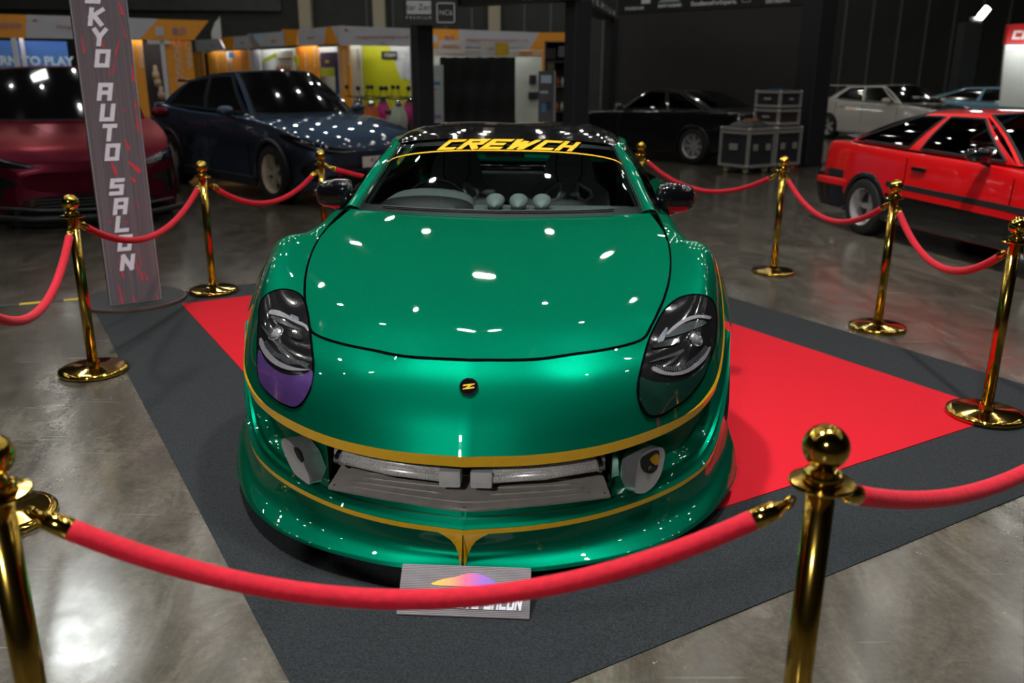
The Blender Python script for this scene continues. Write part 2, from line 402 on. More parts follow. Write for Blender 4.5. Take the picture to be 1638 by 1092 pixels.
def rope(a, b, sag, label, r=0.0195):
    A, B = Vector(ST[a]), Vector(ST[b]); A.z = B.z = 0.842
    d = (B-A); d.z = 0; L = d.length; d.normalize()
    t = thing('velvet_rope', label, 'rope', (A.x, A.y, 0), group='red velvet ropes between the stanchions')
    O = Vector((A.x, A.y, 0))
    def pt(s): return A + d*(L*s) + Vector((0, 0, -4*sag*s*(1-s) - 0.004)) - O
    s0 = 0.115/L
    n = 44
    path = [pt(s0+(1-2*s0)*i/n) for i in range(n+1)]
    body = MB().tube(path, r, 14).obj('rope', VELVET, t, True)
    for e in (0, 1):
        P = [pt(s) if e == 0 else pt(1-s) for s in (0.055/L, 0.075/L, 0.08/L, 0.12/L, 0.125/L)]
        cap = MB().tube(P, [0.006, 0.011, r*0.93, r*1.06, r*0.9], 14).obj('end_cap', BRASS, t, True, 50)
        q0, q1 = (pt(0.048/L), pt(0.07/L)) if e == 0 else (pt(1-0.048/L), pt(1-0.07/L))
        c = (q0+q1)/2; dd = (q1-q0).normalized(); s2 = Vector((0, 0, 1)); ring = []
        for k in range(13):
            an = 2*PI*k/12; ring.append(c + dd*0.014*math.cos(an) + s2*0.012*math.sin(an))
        MB().tube(ring, 0.0035, 6, False).obj('snap_hook', BRASS, t, True)
    return t
rope('J', 'H', 0.226, 'long red velvet rope sagging across the foreground before the green car')
rope('H', 'K', 0.21, 'red velvet rope leaving the nearest stanchion to the right')
rope('A', 'I', 0.27, 'red velvet rope hanging down at the left picture edge')
rope('A', 'B', 0.25, 'red velvet rope hanging in front of the tall sign column')
rope('B', 'C', 0.24, 'red velvet rope in front of the wheel of the dark blue crossover')
rope('C', 'D', 0.26, 'red velvet rope passing behind the green car')
rope('D', 'E', 0.25, 'red velvet rope behind the right mirror of the green car')
rope('E', 'F', 0.26, 'red velvet rope hanging before the rear wheel of the red hatchback')
rope('F', 'G', 0.26, 'red velvet rope hanging before the black sill of the red hatchback')

# ================================================================ sign column (tall printed totem)
def totem_material():
    m = bpy.data.materials.new('totem_print'); m.use_nodes = True; nt = m.node_tree; b = nt.nodes['Principled BSDF']; N = nt.nodes.new; L = nt.links.new
    tc = N('ShaderNodeTexCoord'); mp = N('ShaderNodeMapping'); mp.inputs['Scale'].default_value = (60, 1, 0.6); L(tc.outputs['Object'], mp.inputs['Vector'])
    n = N('ShaderNodeTexNoise'); n.inputs['Scale'].default_value = 1.0; n.inputs['Detail'].default_value = 4; L(mp.outputs[0], n.inputs['Vector'])
    r = N('ShaderNodeValToRGB'); r.color_ramp.elements[0].color = (0.085, 0.066, 0.078, 1); r.color_ramp.elements[1].color = (0.22, 0.185, 0.205, 1)
    L(n.outputs['Fac'], r.inputs['Fac']); L(r.outputs[0], b.inputs['Base Color']); b.inputs['Roughness'].default_value = 0.32; return m
ta, tb = gp(178, 488, 0.03), gp(257, 478, 0.03)
tdir = (tb-ta); tw = tdir.length; ang = math.atan2(tdir.y, tdir.x)
tot = thing('sign_column', 'tall dark printed sign column reading TOKYO AUTO SALON with red streaks', 'sign', (ta.x, ta.y, 0), ang)
MB().box((0, 0.002, 0.03), (tw, 0.09, 3.1)).obj('column_box', mat('totem_side', (0.02, 0.018, 0.02), 0.4), tot)
MB().box((0.004, -0.004, 0.034), (tw-0.004, 0.002, 3.096)).obj('printed_face', totem_material(), tot)
MB().box((-0.006, -0.006, 0.03), (0.002, 0.012, 3.1)).box((tw-0.002, -0.006, 0.03), (tw+0.006, 0.012, 3.1)).box((-0.006, -0.006, 0.024), (tw+0.006, 0.012, 0.032)).obj('edge_trim', mat('totem_trim', (0.45, 0.42, 0.46), 0.35, 0.5), tot)
LET = mat('letter_white', (0.80, 0.78, 0.86), 0.5)
zt = 2.36; 
RED = mat('streak_red', (0.75, 0.05, 0.07), 0.45)
lz = [1.835, 1.70, 1.55, 1.25, 1.11, 0.96, 0.80]
seq = [('T', 2.16), ('O', 2.02), ('K', 1.865), ('Y', 1.71), ('O', 1.552), ('A', 1.265), ('U', 1.105), ('T', 0.95), ('O', 0.80), ('S', 0.555), ('A', 0.415), ('L', 0.27), ('O', 0.135), ('N', 0.0)]
# heights of the letters measured on the face of the column: map picture rows of the letters to heights
def zface(px, py):
    d = ray(px, py); nrm = Vector((-math.sin(ang), math.cos(ang), 0)); t = (ta-CAMPOS).dot(nrm)/d.dot(nrm); p = CAMPOS+d*t
    return (p-ta).dot(tdir.normalized()), p.z
rows = [('K', 153, 8, 42), ('Y', 158, 43, 74), ('O', 163, 77, 108), ('A', 167, 131, 161), ('U', 171, 163, 194), ('T', 174, 197, 226), ('O', 179, 228, 257), ('S', 186, 283, 312), ('A', 192, 313, 343), ('L', 195, 345, 371), ('O', 199, 375, 401), ('N', 203, 403, 432)]
hh = [zface(x, a)[1]-zface(x, b)[1] for _, x, a, b in rows]; hm = sum(hh)/len(hh)
first_z = zface(153, 42)[1]; rows2 = [(c, zface(x, b)[0], zface(x, b)[1]) for c, x, a, b in rows]
rows2 += [('O', rows2[0][1], first_z+hm*1.13), ('T', rows2[0][1], first_z+hm*2.26)]
for ch, x, z in rows2:
    mb = MB(); hgt = hm*0.94; sc = hgt*1.06
    for qi, q in enumerate(stroke_quads(ch, 0.235)):
        mb.add([(x-0.36*sc+(p.x+0.2*p.y-0.03)*sc*1.0, -0.0065-qi*.0005, z+p.y*hgt) for p in q], [(0, 1, 2, 3)])
    mb.obj('letter', LET, tot)
rr = random.Random(3)
streaks = [((232, 104), (219, 130), 5), ((226, 160), (216, 172), 4), ((217, 172), (220, 205), 2), ((212, 203), (238, 205), 2), ((235, 192), (237, 212), 2), ((200, 222), (206, 240), 5), ((205, 258), (224, 275), 9), ((209, 283), (216, 291), 7), ((178, 258), (186, 280), 6), ((190, 2), (196, 24), 5),
           ((192, 62), (184, 88), 3), ((130, 55), (135, 85), 3), ((193, 30), (201, 62), 2), ((215, 415), (228, 447), 4), ((189, 455), (196, 485), 4), ((212, 473), (215, 484), 4), ((250, 472), (253, 479), 4), ((189, 413), (197, 444), 3), ((230, 435), (236, 448), 3), ((216, 322), (222, 332), 2), ((222, 395), (226, 425), 1.5), ((172, 355), (179, 354), 2), ((198, 354), (205, 356), 2), ((205, 176), (196, 178), 1.5), ((161, 60), (166, 76), 3), ((174, 100), (176, 122), 1.5), ((186, 90), (180, 118), 2)]
for (a, b, wd) in streaks:
    A, B = Vector(zface(*a)), Vector(zface(*b)); d = (B-A).normalized(); n = Vector((-d.y, d.x))*wd*0.0018
    for P in (A, B): P.x = min(max(P.x, 0.01), tw-0.01)
    MB().add([(p.x, -0.0055, p.y) for p in (A+n*0.3, A-n*0.3, B-n, B+n)], [(0, 1, 2, 3)]).obj('red_streak', RED, tot)
ctr = (gp(122, 490)+gp(302, 472))/2
bs = MB().lathe([(0.0, 0.0), (0.346, 0.0), (0.351, 0.005), (0.351, 0.018), (0.343, 0.024), (0.0, 0.026)], 64)
bp_ = Matrix.Rotation(-ang, 3, 'Z') @ (Vector((ctr.x, ctr.y, 0))-Vector((ta.x, ta.y, 0)))
bso = bs.obj('round_base', mat('base_black', (0.022, 0.023, 0.026), 0.7), tot, True, 40, loc=(bp_.x, bp_.y, 0.005))
MB().lathe([(0.350, 0.003), (0.3555, 0.004), (0.3555, 0.02), (0.350, 0.021)], 64).obj('base_rim', mat('rim_brown', (0.11, 0.06, 0.04), 0.5), tot, True, 40, loc=(bp_.x, bp_.y, 0.005))

# hazard tape on the floor
TY, TK = mat('tape_yellow', (0.75, 0.50, 0.02), 0.6), mat('tape_black', (0.03, 0.03, 0.03), 0.6)
a, b = gp(5, 489), gp(128, 478); d = (b-a).normalized(); n = Vector((-d.y, d.x, 0))*0.03; Lt = (b-a).length
tp = thing('hazard_tape', 'yellow and black hazard tape stuck to the floor left of the sign column', 'tape', (a.x, a.y, 0))
sx = -0.6; k = 0
while sx < Lt:
    e = sx+0.14
    MB().add([d*sx+n, d*sx-n, d*e-n, d*e+n], [(0, 1, 2, 3)]).add([], []).obj('yellow_band' if k % 2 else 'black_band', TY if k % 2 else TK, tp, loc=(0, 0, 0.002)); sx = e; k += 1

# ================================================================ small printed sign lying before the car
c1, c2, c4, c3 = gp(634, 982, 0.008), gp(846, 990, 0.008), gp(641, 902, 0.105), gp(848, 908, 0.105)
sx_ = (c2-c1); sw = (sx_.length+(c3-c4).length)/2; up_ = ((c4-c1)+(c3-c2))/2; sh = up_.length
sg = thing('name_plate', 'grey ribbed plate with coloured car logo and AUTO SALON lettering leaning before the green car', 'sign', (c1.x, c1.y, 0))
sm = frame((0, 0, 0.008), sx_, up_)
def plate_obj(mb, name, m):
    o = mb.obj(name, m, sg); o.matrix_local = sm; return o
plate_obj(MB().box((0, 0, -0.005), (sw, sh, 0)), 'plate', mat('plate_grey', (0.12, 0.105, 0.115), 0.45))
RIB = mat('plate_rib', (0.28, 0.255, 0.27), 0.4); rib = None
nr = 30
for i in range(nr):
    y = sh*(i+0.5)/nr
    if rib is None: rib = plate_obj(MB().box((0.001, 0, 0), (sw-0.001, sh/nr*0.45, 0.0012)), 'rib', RIB); base = rib
    else: rib = base.copy(); COL.objects.link(rib); 
    rib.matrix_local = sm @ Matrix.Translation((0, y, 0))
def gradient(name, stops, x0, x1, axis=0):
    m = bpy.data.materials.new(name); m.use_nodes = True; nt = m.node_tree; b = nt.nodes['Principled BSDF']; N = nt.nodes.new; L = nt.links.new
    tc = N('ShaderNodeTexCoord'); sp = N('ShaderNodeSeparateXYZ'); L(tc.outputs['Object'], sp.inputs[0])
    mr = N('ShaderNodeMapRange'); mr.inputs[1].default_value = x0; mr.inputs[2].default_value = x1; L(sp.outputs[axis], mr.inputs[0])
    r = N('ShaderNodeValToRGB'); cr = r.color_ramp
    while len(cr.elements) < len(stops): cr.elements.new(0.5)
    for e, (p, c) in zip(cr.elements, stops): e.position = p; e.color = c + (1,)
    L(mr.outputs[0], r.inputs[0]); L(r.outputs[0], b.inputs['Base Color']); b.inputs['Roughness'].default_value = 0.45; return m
LOGO = gradient('logo_gradient', [(0, (0.85, 0.5, 0.03)), (0.25, (0.85, 0.38, 0.12)), (0.5, (0.75, 0.12, 0.25)), (0.75, (0.35, 0.12, 0.6)), (1, (0.15, 0.14, 0.5))], 0.25*sw, 0.75*sw)
blob = smooth_loop([(0.255, 0.60), (0.27, 0.66), (0.33, 0.72), (0.42, 0.77), (0.50, 0.84), (0.58, 0.85), (0.65, 0.81), (0.72, 0.72), (0.745, 0.65), (0.73, 0.60), (0.5, 0.585)], 5)
plate_obj(MB().add([(x*sw, y*sh, 0.0018) for x, y in blob], [tuple(range(len(blob)))]), 'car_logo', LOGO)
wq, wl = word_quads('TOKYO AUTO SALON', 0.22, 0.2, 0.13); s_ = sw*0.86/wl; mb = MB()
for qi, q in enumerate(wq): mb.add([(sw*0.07+p.x*s_, sh*0.15+p.y*s_*1.15*1.35, 0.002+.0003*(qi % 8)) for p in q], [(0, 1, 2, 3)])
plate_obj(mb, 'lettering', LET)
# little floor stand behind the plate so that it leans
MB().tube([Vector((sw*0.3, 0.12, 0.006)), Vector((sw*0.3, 0.10, 0.07))], 0.004, 6).tube([Vector((sw*0.7, 0.11, 0.006)), Vector((sw*0.7, 0.09, 0.07))], 0.004, 6).obj('prop', mat('black_metal', (0.02, 0.02, 0.02)), sg)
# ================================================================ green sports car
GREEN = bpy.data.materials.new('paint_green'); GREEN.use_nodes = True
def _paint(m, base, flake, metal=0.75, rough=0.41):
    nt = m.node_tree; b = nt.nodes['Principled BSDF']; N = nt.nodes.new; L = nt.links.new
    tc = N('ShaderNodeTexCoord'); v = N('ShaderNodeTexVoronoi'); v.inputs['Scale'].default_value = 900; L(tc.outputs['Object'], v.inputs['Vector'])
    r = N('ShaderNodeValToRGB'); r.color_ramp.elements[0].color = base + (1,); r.color_ramp.elements[1].color = flake + (1,)
    L(v.outputs['Color'], r.inputs['Fac']); L(r.outputs[0], b.inputs['Base Color'])
    b.inputs['Metallic'].default_value = metal; b.inputs['Roughness'].default_value = rough
    b.inputs['Specular IOR Level'].default_value = 0.05; b.inputs['Specular Tint'].default_value = tuple(min(1, c/max(flake)) for c in flake) + (1,)
    b.inputs['Coat Tint'].default_value = (tuple(max(.25, (c/max(flake))**.25) for c in flake) if flake[1] > .15 else (1, 1, 1)) + (1,); b.inputs['Coat Weight'].default_value = 1.0; b.inputs['Coat Roughness'].default_value = 0.02; b.inputs['Coat IOR'].default_value = 1.5
_paint(GREEN, (0.0, 0.130, 0.080), (0.001, 0.182, 0.112))
GOLD = mat('stripe_gold', (0.84, 0.47, 0.010), 0.35, 0.0, 1.0, var=0.04)
GLOSSBLK = mat('gloss_black', (0.004, 0.004, 0.005), 0.08, 0.0, 1.0, var=0.0)
SATBLK = mat('satin_black', (0.012, 0.013, 0.014), 0.5)
RUBBER = mat('rubber', (0.008, 0.008, 0.009), 0.75, bump=0.1)
CHROME = mat('chrome', (0.75, 0.75, 0.76), 0.08, 1.0, var=0.03)
ALU = mat('brushed_aluminium', (0.44, 0.405, 0.375), 0.42, 0.4, var=0.10, scale=20)
SILVER = mat('silver_scoop', (0.62, 0.61, 0.62), 0.3, 0.7, 0.3)
A_CAR = 0.052; O_CAR = Vector((-0.147, 2.45, 0))
zc = thing('sports_car', 'low green sports car with gold pinstripes, black roof and CREWCH windscreen banner', 'car', (O_CAR.x, O_CAR.y, 0.008), -A_CAR)
car_inv = (Matrix.Translation((O_CAR.x, O_CAR.y, 0.0)) @ Matrix.Rotation(-A_CAR, 4, 'Z')).inverted()
# stations of the nose and wing panel: gold line, two middle points, panel gap (x across, y rearward, z up)
S = [((0,.000,.430),(0,.055,.530),(0,.120,.612),(0,.195,.680)),
 ((.20,.022,.432),(.20,.075,.531),(.20,.140,.615),(.20,.212,.681)),
 ((.37,.065,.440),(.365,.115,.537),(.355,.180,.620),(.33,.265,.684)),
 ((.50,.125,.450),(.49,.175,.548),(.475,.240,.628),(.44,.315,.687)),
 ((.62,.210,.460),(.61,.255,.562),(.585,.315,.640),(.53,.375,.691)),
 ((.71,.290,.470),(.70,.335,.580),(.665,.390,.660),(.580,.430,.697)),
 ((.785,.370,.490),(.765,.412,.600),(.718,.462,.690),(.607,.495,.716)),
 ((.850,.480,.530),(.822,.515,.638),(.768,.560,.728),(.638,.578,.744)),
 ((.895,.650,.605),(.862,.668,.700),(.805,.692,.780),(.676,.705,.774)),
 ((.915,.800,.690),(.880,.810,.775),(.825,.825,.835),(.706,.840,.810)),
 ((.918,.940,.785),(.886,.948,.845),(.830,.962,.882),(.726,.980,.845)),
 ((.908,1.080,.858),(.882,1.086,.895),(.828,1.098,.910),(.736,1.120,.877)),
 ((.890,1.240,.815),(.872,1.245,.868),(.815,1.255,.898),(.737,1.270,.905)),
 ((.860,1.420,.800),(.845,1.420,.862),(.795,1.430,.908),(.734,1.440,.931)),
 ((.835,1.600,.850),(.820,1.600,.900),(.785,1.610,.932),(.732,1.620,.946))]
strip_ctrl = [[Vector(s[t]) for s in S] for t in range(4)]
STRIP = surf(strip_ctrl, 8, 8)            # rows: gold line -> gap
front_panel = both(STRIP)
fp = front_panel.obj('front_panel', GREEN, zc, True, fix=True)
# bonnet
zl = [(.195,.680),(.36,.729),(.52,.768),(.69,.802),(.86,.833),(1.02,.861),(1.18,.889),(1.33,.915),(1.47,.938)]
seamb = [Vector(S[k][3]) for k in range(6)]
side = [Vector(S[k][3]) for k in range(6, 14)]
hood_ctrl = [seamb]
for k, (l, z) in enumerate(zl[1:]):
    e = side[k].copy()
    if k == 7: e = Vector((.70, 1.60, .949))
    row = []
    for j in range(6):
        q = [0, .34, .57, .76, .91, 1][j]
        ll = l + (e.y-l)*q**2.2; zz = z + (e.z-z)*q**1.6 + 0.010*math.sin(PI*q)*(1 - k/9)
        row.append(Vector((e.x*q, ll, zz)))
    hood_ctrl.append(row)
HOOD = surf(hood_ctrl, 7, 8)
hd = both(HOOD).obj('bonnet', GREEN, zc, True)
# lower bumper: recess, ledge, lip
Dl = [(0,-.050,.200),(.20,-.010,.200),(.37,.055,.200),(.51,.140,.200),(.64,.240,.204),(.745,.340,.212),(.835,.455,.232),(.895,.575,.30),(.935,.690,.44),(.945,.775,.62)]
El = [(0,-.055,.070),(.20,-.045,.070),(.36,.0,.070),(.49,.055,.070),(.61,.130,.070),(.715,.225,.070),(.81,.345,.070),(.885,.475,.073),(.945,.600,.080),(.975,.690,.10)]
rows = []
for k in range(10):
    c0 = Vector(S[k][0]); d = Vector(Dl[k]); e = Vector(El[k])
    a = Vector(S[max(k-1, 0)][0]); b = Vector(S[min(k+1, 9)][0]); t = (b-a); t.z = 0; t.normalize(); n = Vector((-t.y, t.x, 0))   # inward
    a = Vector(Dl[max(k-1, 0)]); b = Vector(Dl[min(k+1, 9)]); t = (b-a); t.z = 0; t.normalize(); nd = Vector((-t.y, t.x, 0))
    f = [1, 1, 1, 1, 1, 1, 1, .8, .45, .12][k]
    Z = lambda v: Vector((0, 0, v))
    bw = [.036, .035, .034, .032, .03, .027, .024, .022, .02, .016][k]
    cb = c0 + Z(-bw) + n*0.004
    lz = max(0.27, d.z+.06); lz = d.z + (lz-d.z)*f + (cb.z-d.z)*0.4*(1-f)
    mid = c0.lerp(d, 0.5)
    r = [cb, cb + n*0.085*f + Z(-.004*f), cb.lerp(d, 0.42) + n*0.115*f, cb.lerp(d, 0.80 if k > 5 else 0.70) + n*0.090*f,
         d + nd*0.048*f + Z(.044*f), d + nd*0.038*f + Z(.030*f), d + nd*0.024*f + Z(.027*f), d + nd*.014 + Z(.014*f), d + nd*.003 + Z(.004), d + nd*.004 + Z(-.014),
         d.lerp(e, .45) + nd*.020, d.lerp(e, .68) + nd*.016, d.lerp(e, .85) - nd*.008, e + Z(.010) - nd*.014, e - nd*.010, e + nd*.08 + Z(.004)]
    rows.append(r)
bump_ctrl = [[rows[k][i] for k in range(10)] for i in range(len(rows[0]))]
_rows = [crv(r, 10) for r in bump_ctrl]
BUMP = []
for i in range(len(_rows)-1):        # straight facets across the recess and the ledges, rounded lip below
    for k in range(4):
        if i < 9: BUMP.append([a.lerp(b, k/4) for a, b in zip(_rows[i], _rows[i+1])])
        else:
            nx = _rows[min(i+2, len(_rows)-1)]
            BUMP.append([crv([p, a, b, c], 4)[4+k] for p, a, b, c in zip(_rows[i-1], _rows[i], _rows[i+1], nx)])
BUMP.append(_rows[-1])
# opening for the intercooler: leave out the recess wall between the two pillars
nrow, ncol = len(BUMP), len(BUMP[0])
mb = MB(); mo = []
for sgn in (1, -1):
    P = BUMP if sgn == 1 else mirror(BUMP)
    base = len(mb.v); mb.v += [tuple(p) for r in P for p in r]
    for i in range(nrow-1):
        for j in range(ncol-1):
            c = (P[i][j]+P[i+1][j+1])/2
            if abs(c.x) < 0.463 and 5 <= i < 16: continue
            q = (base+i*ncol+j, base+i*ncol+j+1, base+(i+1)*ncol+j+1, base+(i+1)*ncol+j); mb.f.append(q if sgn == 1 else q[::-1])
lb = mb.obj('lower_bumper', GREEN, zc, True, 35)
# arch flare behind the lower bumper
FL = [[(.915,.80,.69),(.938,.79,.655),(.950,.775,.62)], [(.918,.94,.785),(.942,.94,.745),(.956,.93,.70)], [(.908,1.08,.858),(.943,1.075,.80),(.964,1.06,.73)],
      [(.890,1.24,.815),(.940,1.24,.755),(.962,1.22,.675)], [(.860,1.42,.80),(.925,1.41,.67),(.955,1.36,.54)], [(.847,1.51,.825),(.905,1.50,.58),(.945,1.42,.33)], [(.835,1.60,.85),(.895,1.58,.4),(.94,1.40,.12)]]
FLARE = surf([[Vector(r[i]) for r in FL] for i in range(3)], 6, 6)

# flanks and tail
SD = []
for (l, pts) in [(1.60, [(.835,.85),(.89,.68),(.885,.40),(.94,.12)]), (2.0, [(.815,.925),(.885,.72),(.87,.40),(.93,.12)]), (2.5, [(.805,.935),(.885,.73),(.87,.40),(.93,.12)]),
                 (2.95, [(.83,.94),(.915,.76),(.91,.42),(.95,.12)]), (3.17, [(.885,.935),(.985,.79),(1.0,.60),(1.0,.32)]), (3.33, [(.91,.925),(1.0,.84),(1.015,.76),(1.01,.64)]), (3.57, [(.905,.915),(1.0,.86),(1.02,.80),(1.01,.73)]),
                 (3.80, [(.88,.915),(.99,.84),(1.01,.76),(1.0,.64)]), (3.97, [(.84,.92),(.96,.80),(.98,.55),(.98,.30)]), (4.15, [(.78,.93),(.92,.76),(.94,.42),(.93,.16)]), (4.30, [(.62,.95),(.78,.78),(.80,.40),(.78,.18)]), (4.385, [(.32,.965),(.42,.78),(.44,.40),(.42,.18)]), (4.40, [(0,.97),(0,.78),(0,.40),(0,.18)])]:
    SD.append([Vector((w_, l, z_)) for w_, z_ in pts])
SIDE = surf([[r[i] for r in SD] for i in range(4)], 6, 6)
both(SIDE).obj('body_side', GREEN, zc, True)
# screen, pillars, roof
WS_C = [[(0,1.475,.939),(.26,1.488,.942),(.48,1.525,.946),(.62,1.585,.949),(.672,1.63,.951)],
        [(0,1.745,1.098),(.24,1.758,1.098),(.44,1.79,1.096),(.565,1.845,1.090),(.612,1.885,1.085)],
        [(0,2.020,1.243),(.22,2.032,1.242),(.39,2.06,1.235),(.505,2.105,1.222),(.553,2.14,1.212)]]
WS = surf([[Vector(p) for p in r] for r in WS_C], 10, 8)
GLASS = thin_glass('windscreen_glass', (0.80, 0.88, 0.86))
both(WS).obj('windscreen', GLASS, zc, True)
def halves(P, name, m, parent=None, smooth=True, angle=None):
    a = MB().grid(P).obj(name, m, parent or zc, smooth, angle); b = MB().grid(mirror(P), flip=True).obj(name, m, parent or zc, smooth, angle)
    return a, b
def edge_strip(name, A, B, m, off=0.0, parent=zc):
    o = both([A, B]).obj(name, m, parent, True); return o
def offs(P, v): return [Vector(p)+Vector(v) for p in P]
# black ceramic band around the screen, inside the glass
FR = SATBLK
mbf = MB()
n_r, n_c = len(WS), len(WS[0])
def ws(u, v):  # u across 0..1, v up 0..1
    i = min(int(v*(n_r-1)), n_r-2); fi = v*(n_r-1)-i; j = min(int(abs(u)*(n_c-1)), n_c-2); fj = abs(u)*(n_c-1)-j
    p = WS[i][j].lerp(WS[i][j+1], fj).lerp(WS[i+1][j].lerp(WS[i+1][j+1], fj), fi)
    return Vector((p.x if u >= 0 else -p.x, p.y, p.z))
def wsn(u, v):
    a, b = ws(max(-1, u-.02), v), ws(min(1, u+.02), v); c, d = ws(u, max(0, v-.02)), ws(u, min(1, v+.02))
    return (b-a).cross(d-c).normalized()   # points up and forward
def ws_patch(u0, u1, v0, v1, off, nu=24, nv=4):
    return [[ws(u0+(u1-u0)*j/nu, v0+(v1-v0)*i/nv) + wsn(u0+(u1-u0)*j/nu, v0+(v1-v0)*i/nv)*off for j in range(nu+1)] for i in range(nv+1)]
mbf.grid(ws_patch(-1, 1, 0, .085, -.004)); mbf.grid(ws_patch(-1, 1, .92, 1.0, -.004)); mbf.grid(ws_patch(.955, 1, .08, .93, -.004, 3, 16)); mbf.grid(ws_patch(-1, -.955, .08, .93, -.004, 3, 16))
mbf.obj('screen_band', FR, zc, True)
wsedge = [r[-1] for r in WS]
PILO = crv([(.735,1.62,.948),(.712,1.72,.985),(.672,1.92,1.09),(.612,2.17,1.195)], 7)[:len(wsedge)]
PILO = [crv([(.735,1.62,.948),(.705,1.75,1.01),(.662,1.95,1.11),(.602,2.20,1.203)], 8)[int(i*24/(len(wsedge)-1))] for i in range(len(wsedge))]
PILM = [a.lerp(b, 0.55)+Vector((0, -.012, .016)) for a, b in zip(wsedge, PILO)]
PILO2 = [p+Vector((.004, .055, -.02)) for p in PILO]
halves(surf([wsedge, PILM, PILO, PILO2], 4, 1), 'windscreen_pillar', GREEN)
halves([offs(wsedge, (.003, -.003, .004)), offs([a.lerp(b, .16) for a, b in zip(wsedge, PILM)], (.002, -.004, .006))], 'screen_seal', RUBBER)
# roof with a shallow double bubble
RF = []
for (l, zcn, we, ze) in [(2.02,1.243,.553,1.212),(2.20,1.268,.585,1.222),(2.45,1.288,.60,1.228),(2.7,1.292,.60,1.222),(2.95,1.284,.585,1.208),(3.2,1.258,.56,1.182)]:
    dl = [0, .005, .03, .07, .12] if l < 2.1 else ([0, .0, .01, .03, .05] if l < 2.3 else [0]*5)
    RF.append([Vector((0, l+dl[0], zcn)), Vector((we*.4, l+dl[1], zcn+.006)), Vector((we*.72, l+dl[2], zcn-.004)), Vector((we*.92, l+dl[3], (zcn+ze)/2-.002)), Vector((we, l+dl[4], ze))])
ROOF = surf(RF, 6, 5)
both(ROOF).obj('roof', GLOSSBLK, zc, True)
rail_in = [r[-1] for r in ROOF]
rail_out = [p+Vector((.045, .015, -.03)) for p in rail_in]
halves(surf([rail_in, [a.lerp(b, .5)+Vector((.01, 0, .01)) for a, b in zip(rail_in, rail_out)], rail_out], 3, 1), 'roof_rail', GREEN)
# hatch, rear pillar and side glass
RH = [[Vector((0,3.2,1.258)),Vector((.25,3.2,1.25)),Vector((.45,3.2,1.22)),Vector((.56,3.2,1.182))], [Vector((0,3.6,1.16)),Vector((.27,3.6,1.15)),Vector((.48,3.6,1.12)),Vector((.60,3.58,1.08))], [Vector((0,4.05,1.01)),Vector((.3,4.04,1.0)),Vector((.53,4.02,.985)),Vector((.64,3.98,.965))], [Vector((0,4.30,.985)),Vector((.3,4.27,.98)),Vector((.5,4.25,.97)),Vector((.62,4.22,.955))]]
HT = surf(RH, 6, 5)
both(HT[:13]).obj('hatch_glass', thin_glass('dark_glass', (0.15, 0.17, 0.17)), zc, True); both(HT[12:]).obj('tail_deck', GLOSSBLK, zc, True)
halves(surf([[r[-1] for r in HT], [Vector((.80, 3.0+i*(1.22)/(len(HT)-1), .945)) for i in range(len(HT))]], 4, 1), 'rear_quarter', GREEN)
SGt = [p+Vector((.045, .02, -.03)) for p in rail_in]; nsg = len(SGt)
SGb = [Vector((.79, 1.80+1.4*i/(nsg-1), .93)) for i in range(nsg)]
halves(surf([SGt, [a.lerp(b, .5)+Vector((.02, 0, .01)) for a, b in zip(SGt, SGb)], SGb], 3, 1), 'side_window', thin_glass('side_glass', (0.8, 0.86, 0.84)))
halves([PILO2, [Vector((.755+.035*i/(len(PILO2)-1), 1.68+.3*i/(len(PILO2)-1), .94)) for i in range(len(PILO2))]], 'quarter_trim', GLOSSBLK)
# cowl panel between bonnet and screen, door top ledge
both([[p+Vector((0, -.004, -.012)) for p in HOOD[-1]], [Vector((q.x, q.y+.01, q.z-.02)) for q in [ws(min(1, p.x/.70), 0) for p in HOOD[-1]]]]).obj('cowl', SATBLK, zc, True)
halves([[Vector((.732,1.62,.946)), Vector((.79,2.0,.93)), Vector((.79,2.6,.935)), Vector((.79,3.1,.94))], [Vector((.835,1.60,.85)), Vector((.815,2.0,.925)), Vector((.805,2.5,.935)), Vector((.83,2.95,.94))]], 'door_ledge', GREEN)
halves([[Vector((.70,1.60,.949)), Vector((.735,1.60,.945))], [Vector((.68,1.66,.951)), Vector((.735,1.72,.950))]], 'wing_corner', GREEN)

halves(FLARE, 'front_flare', GREEN)
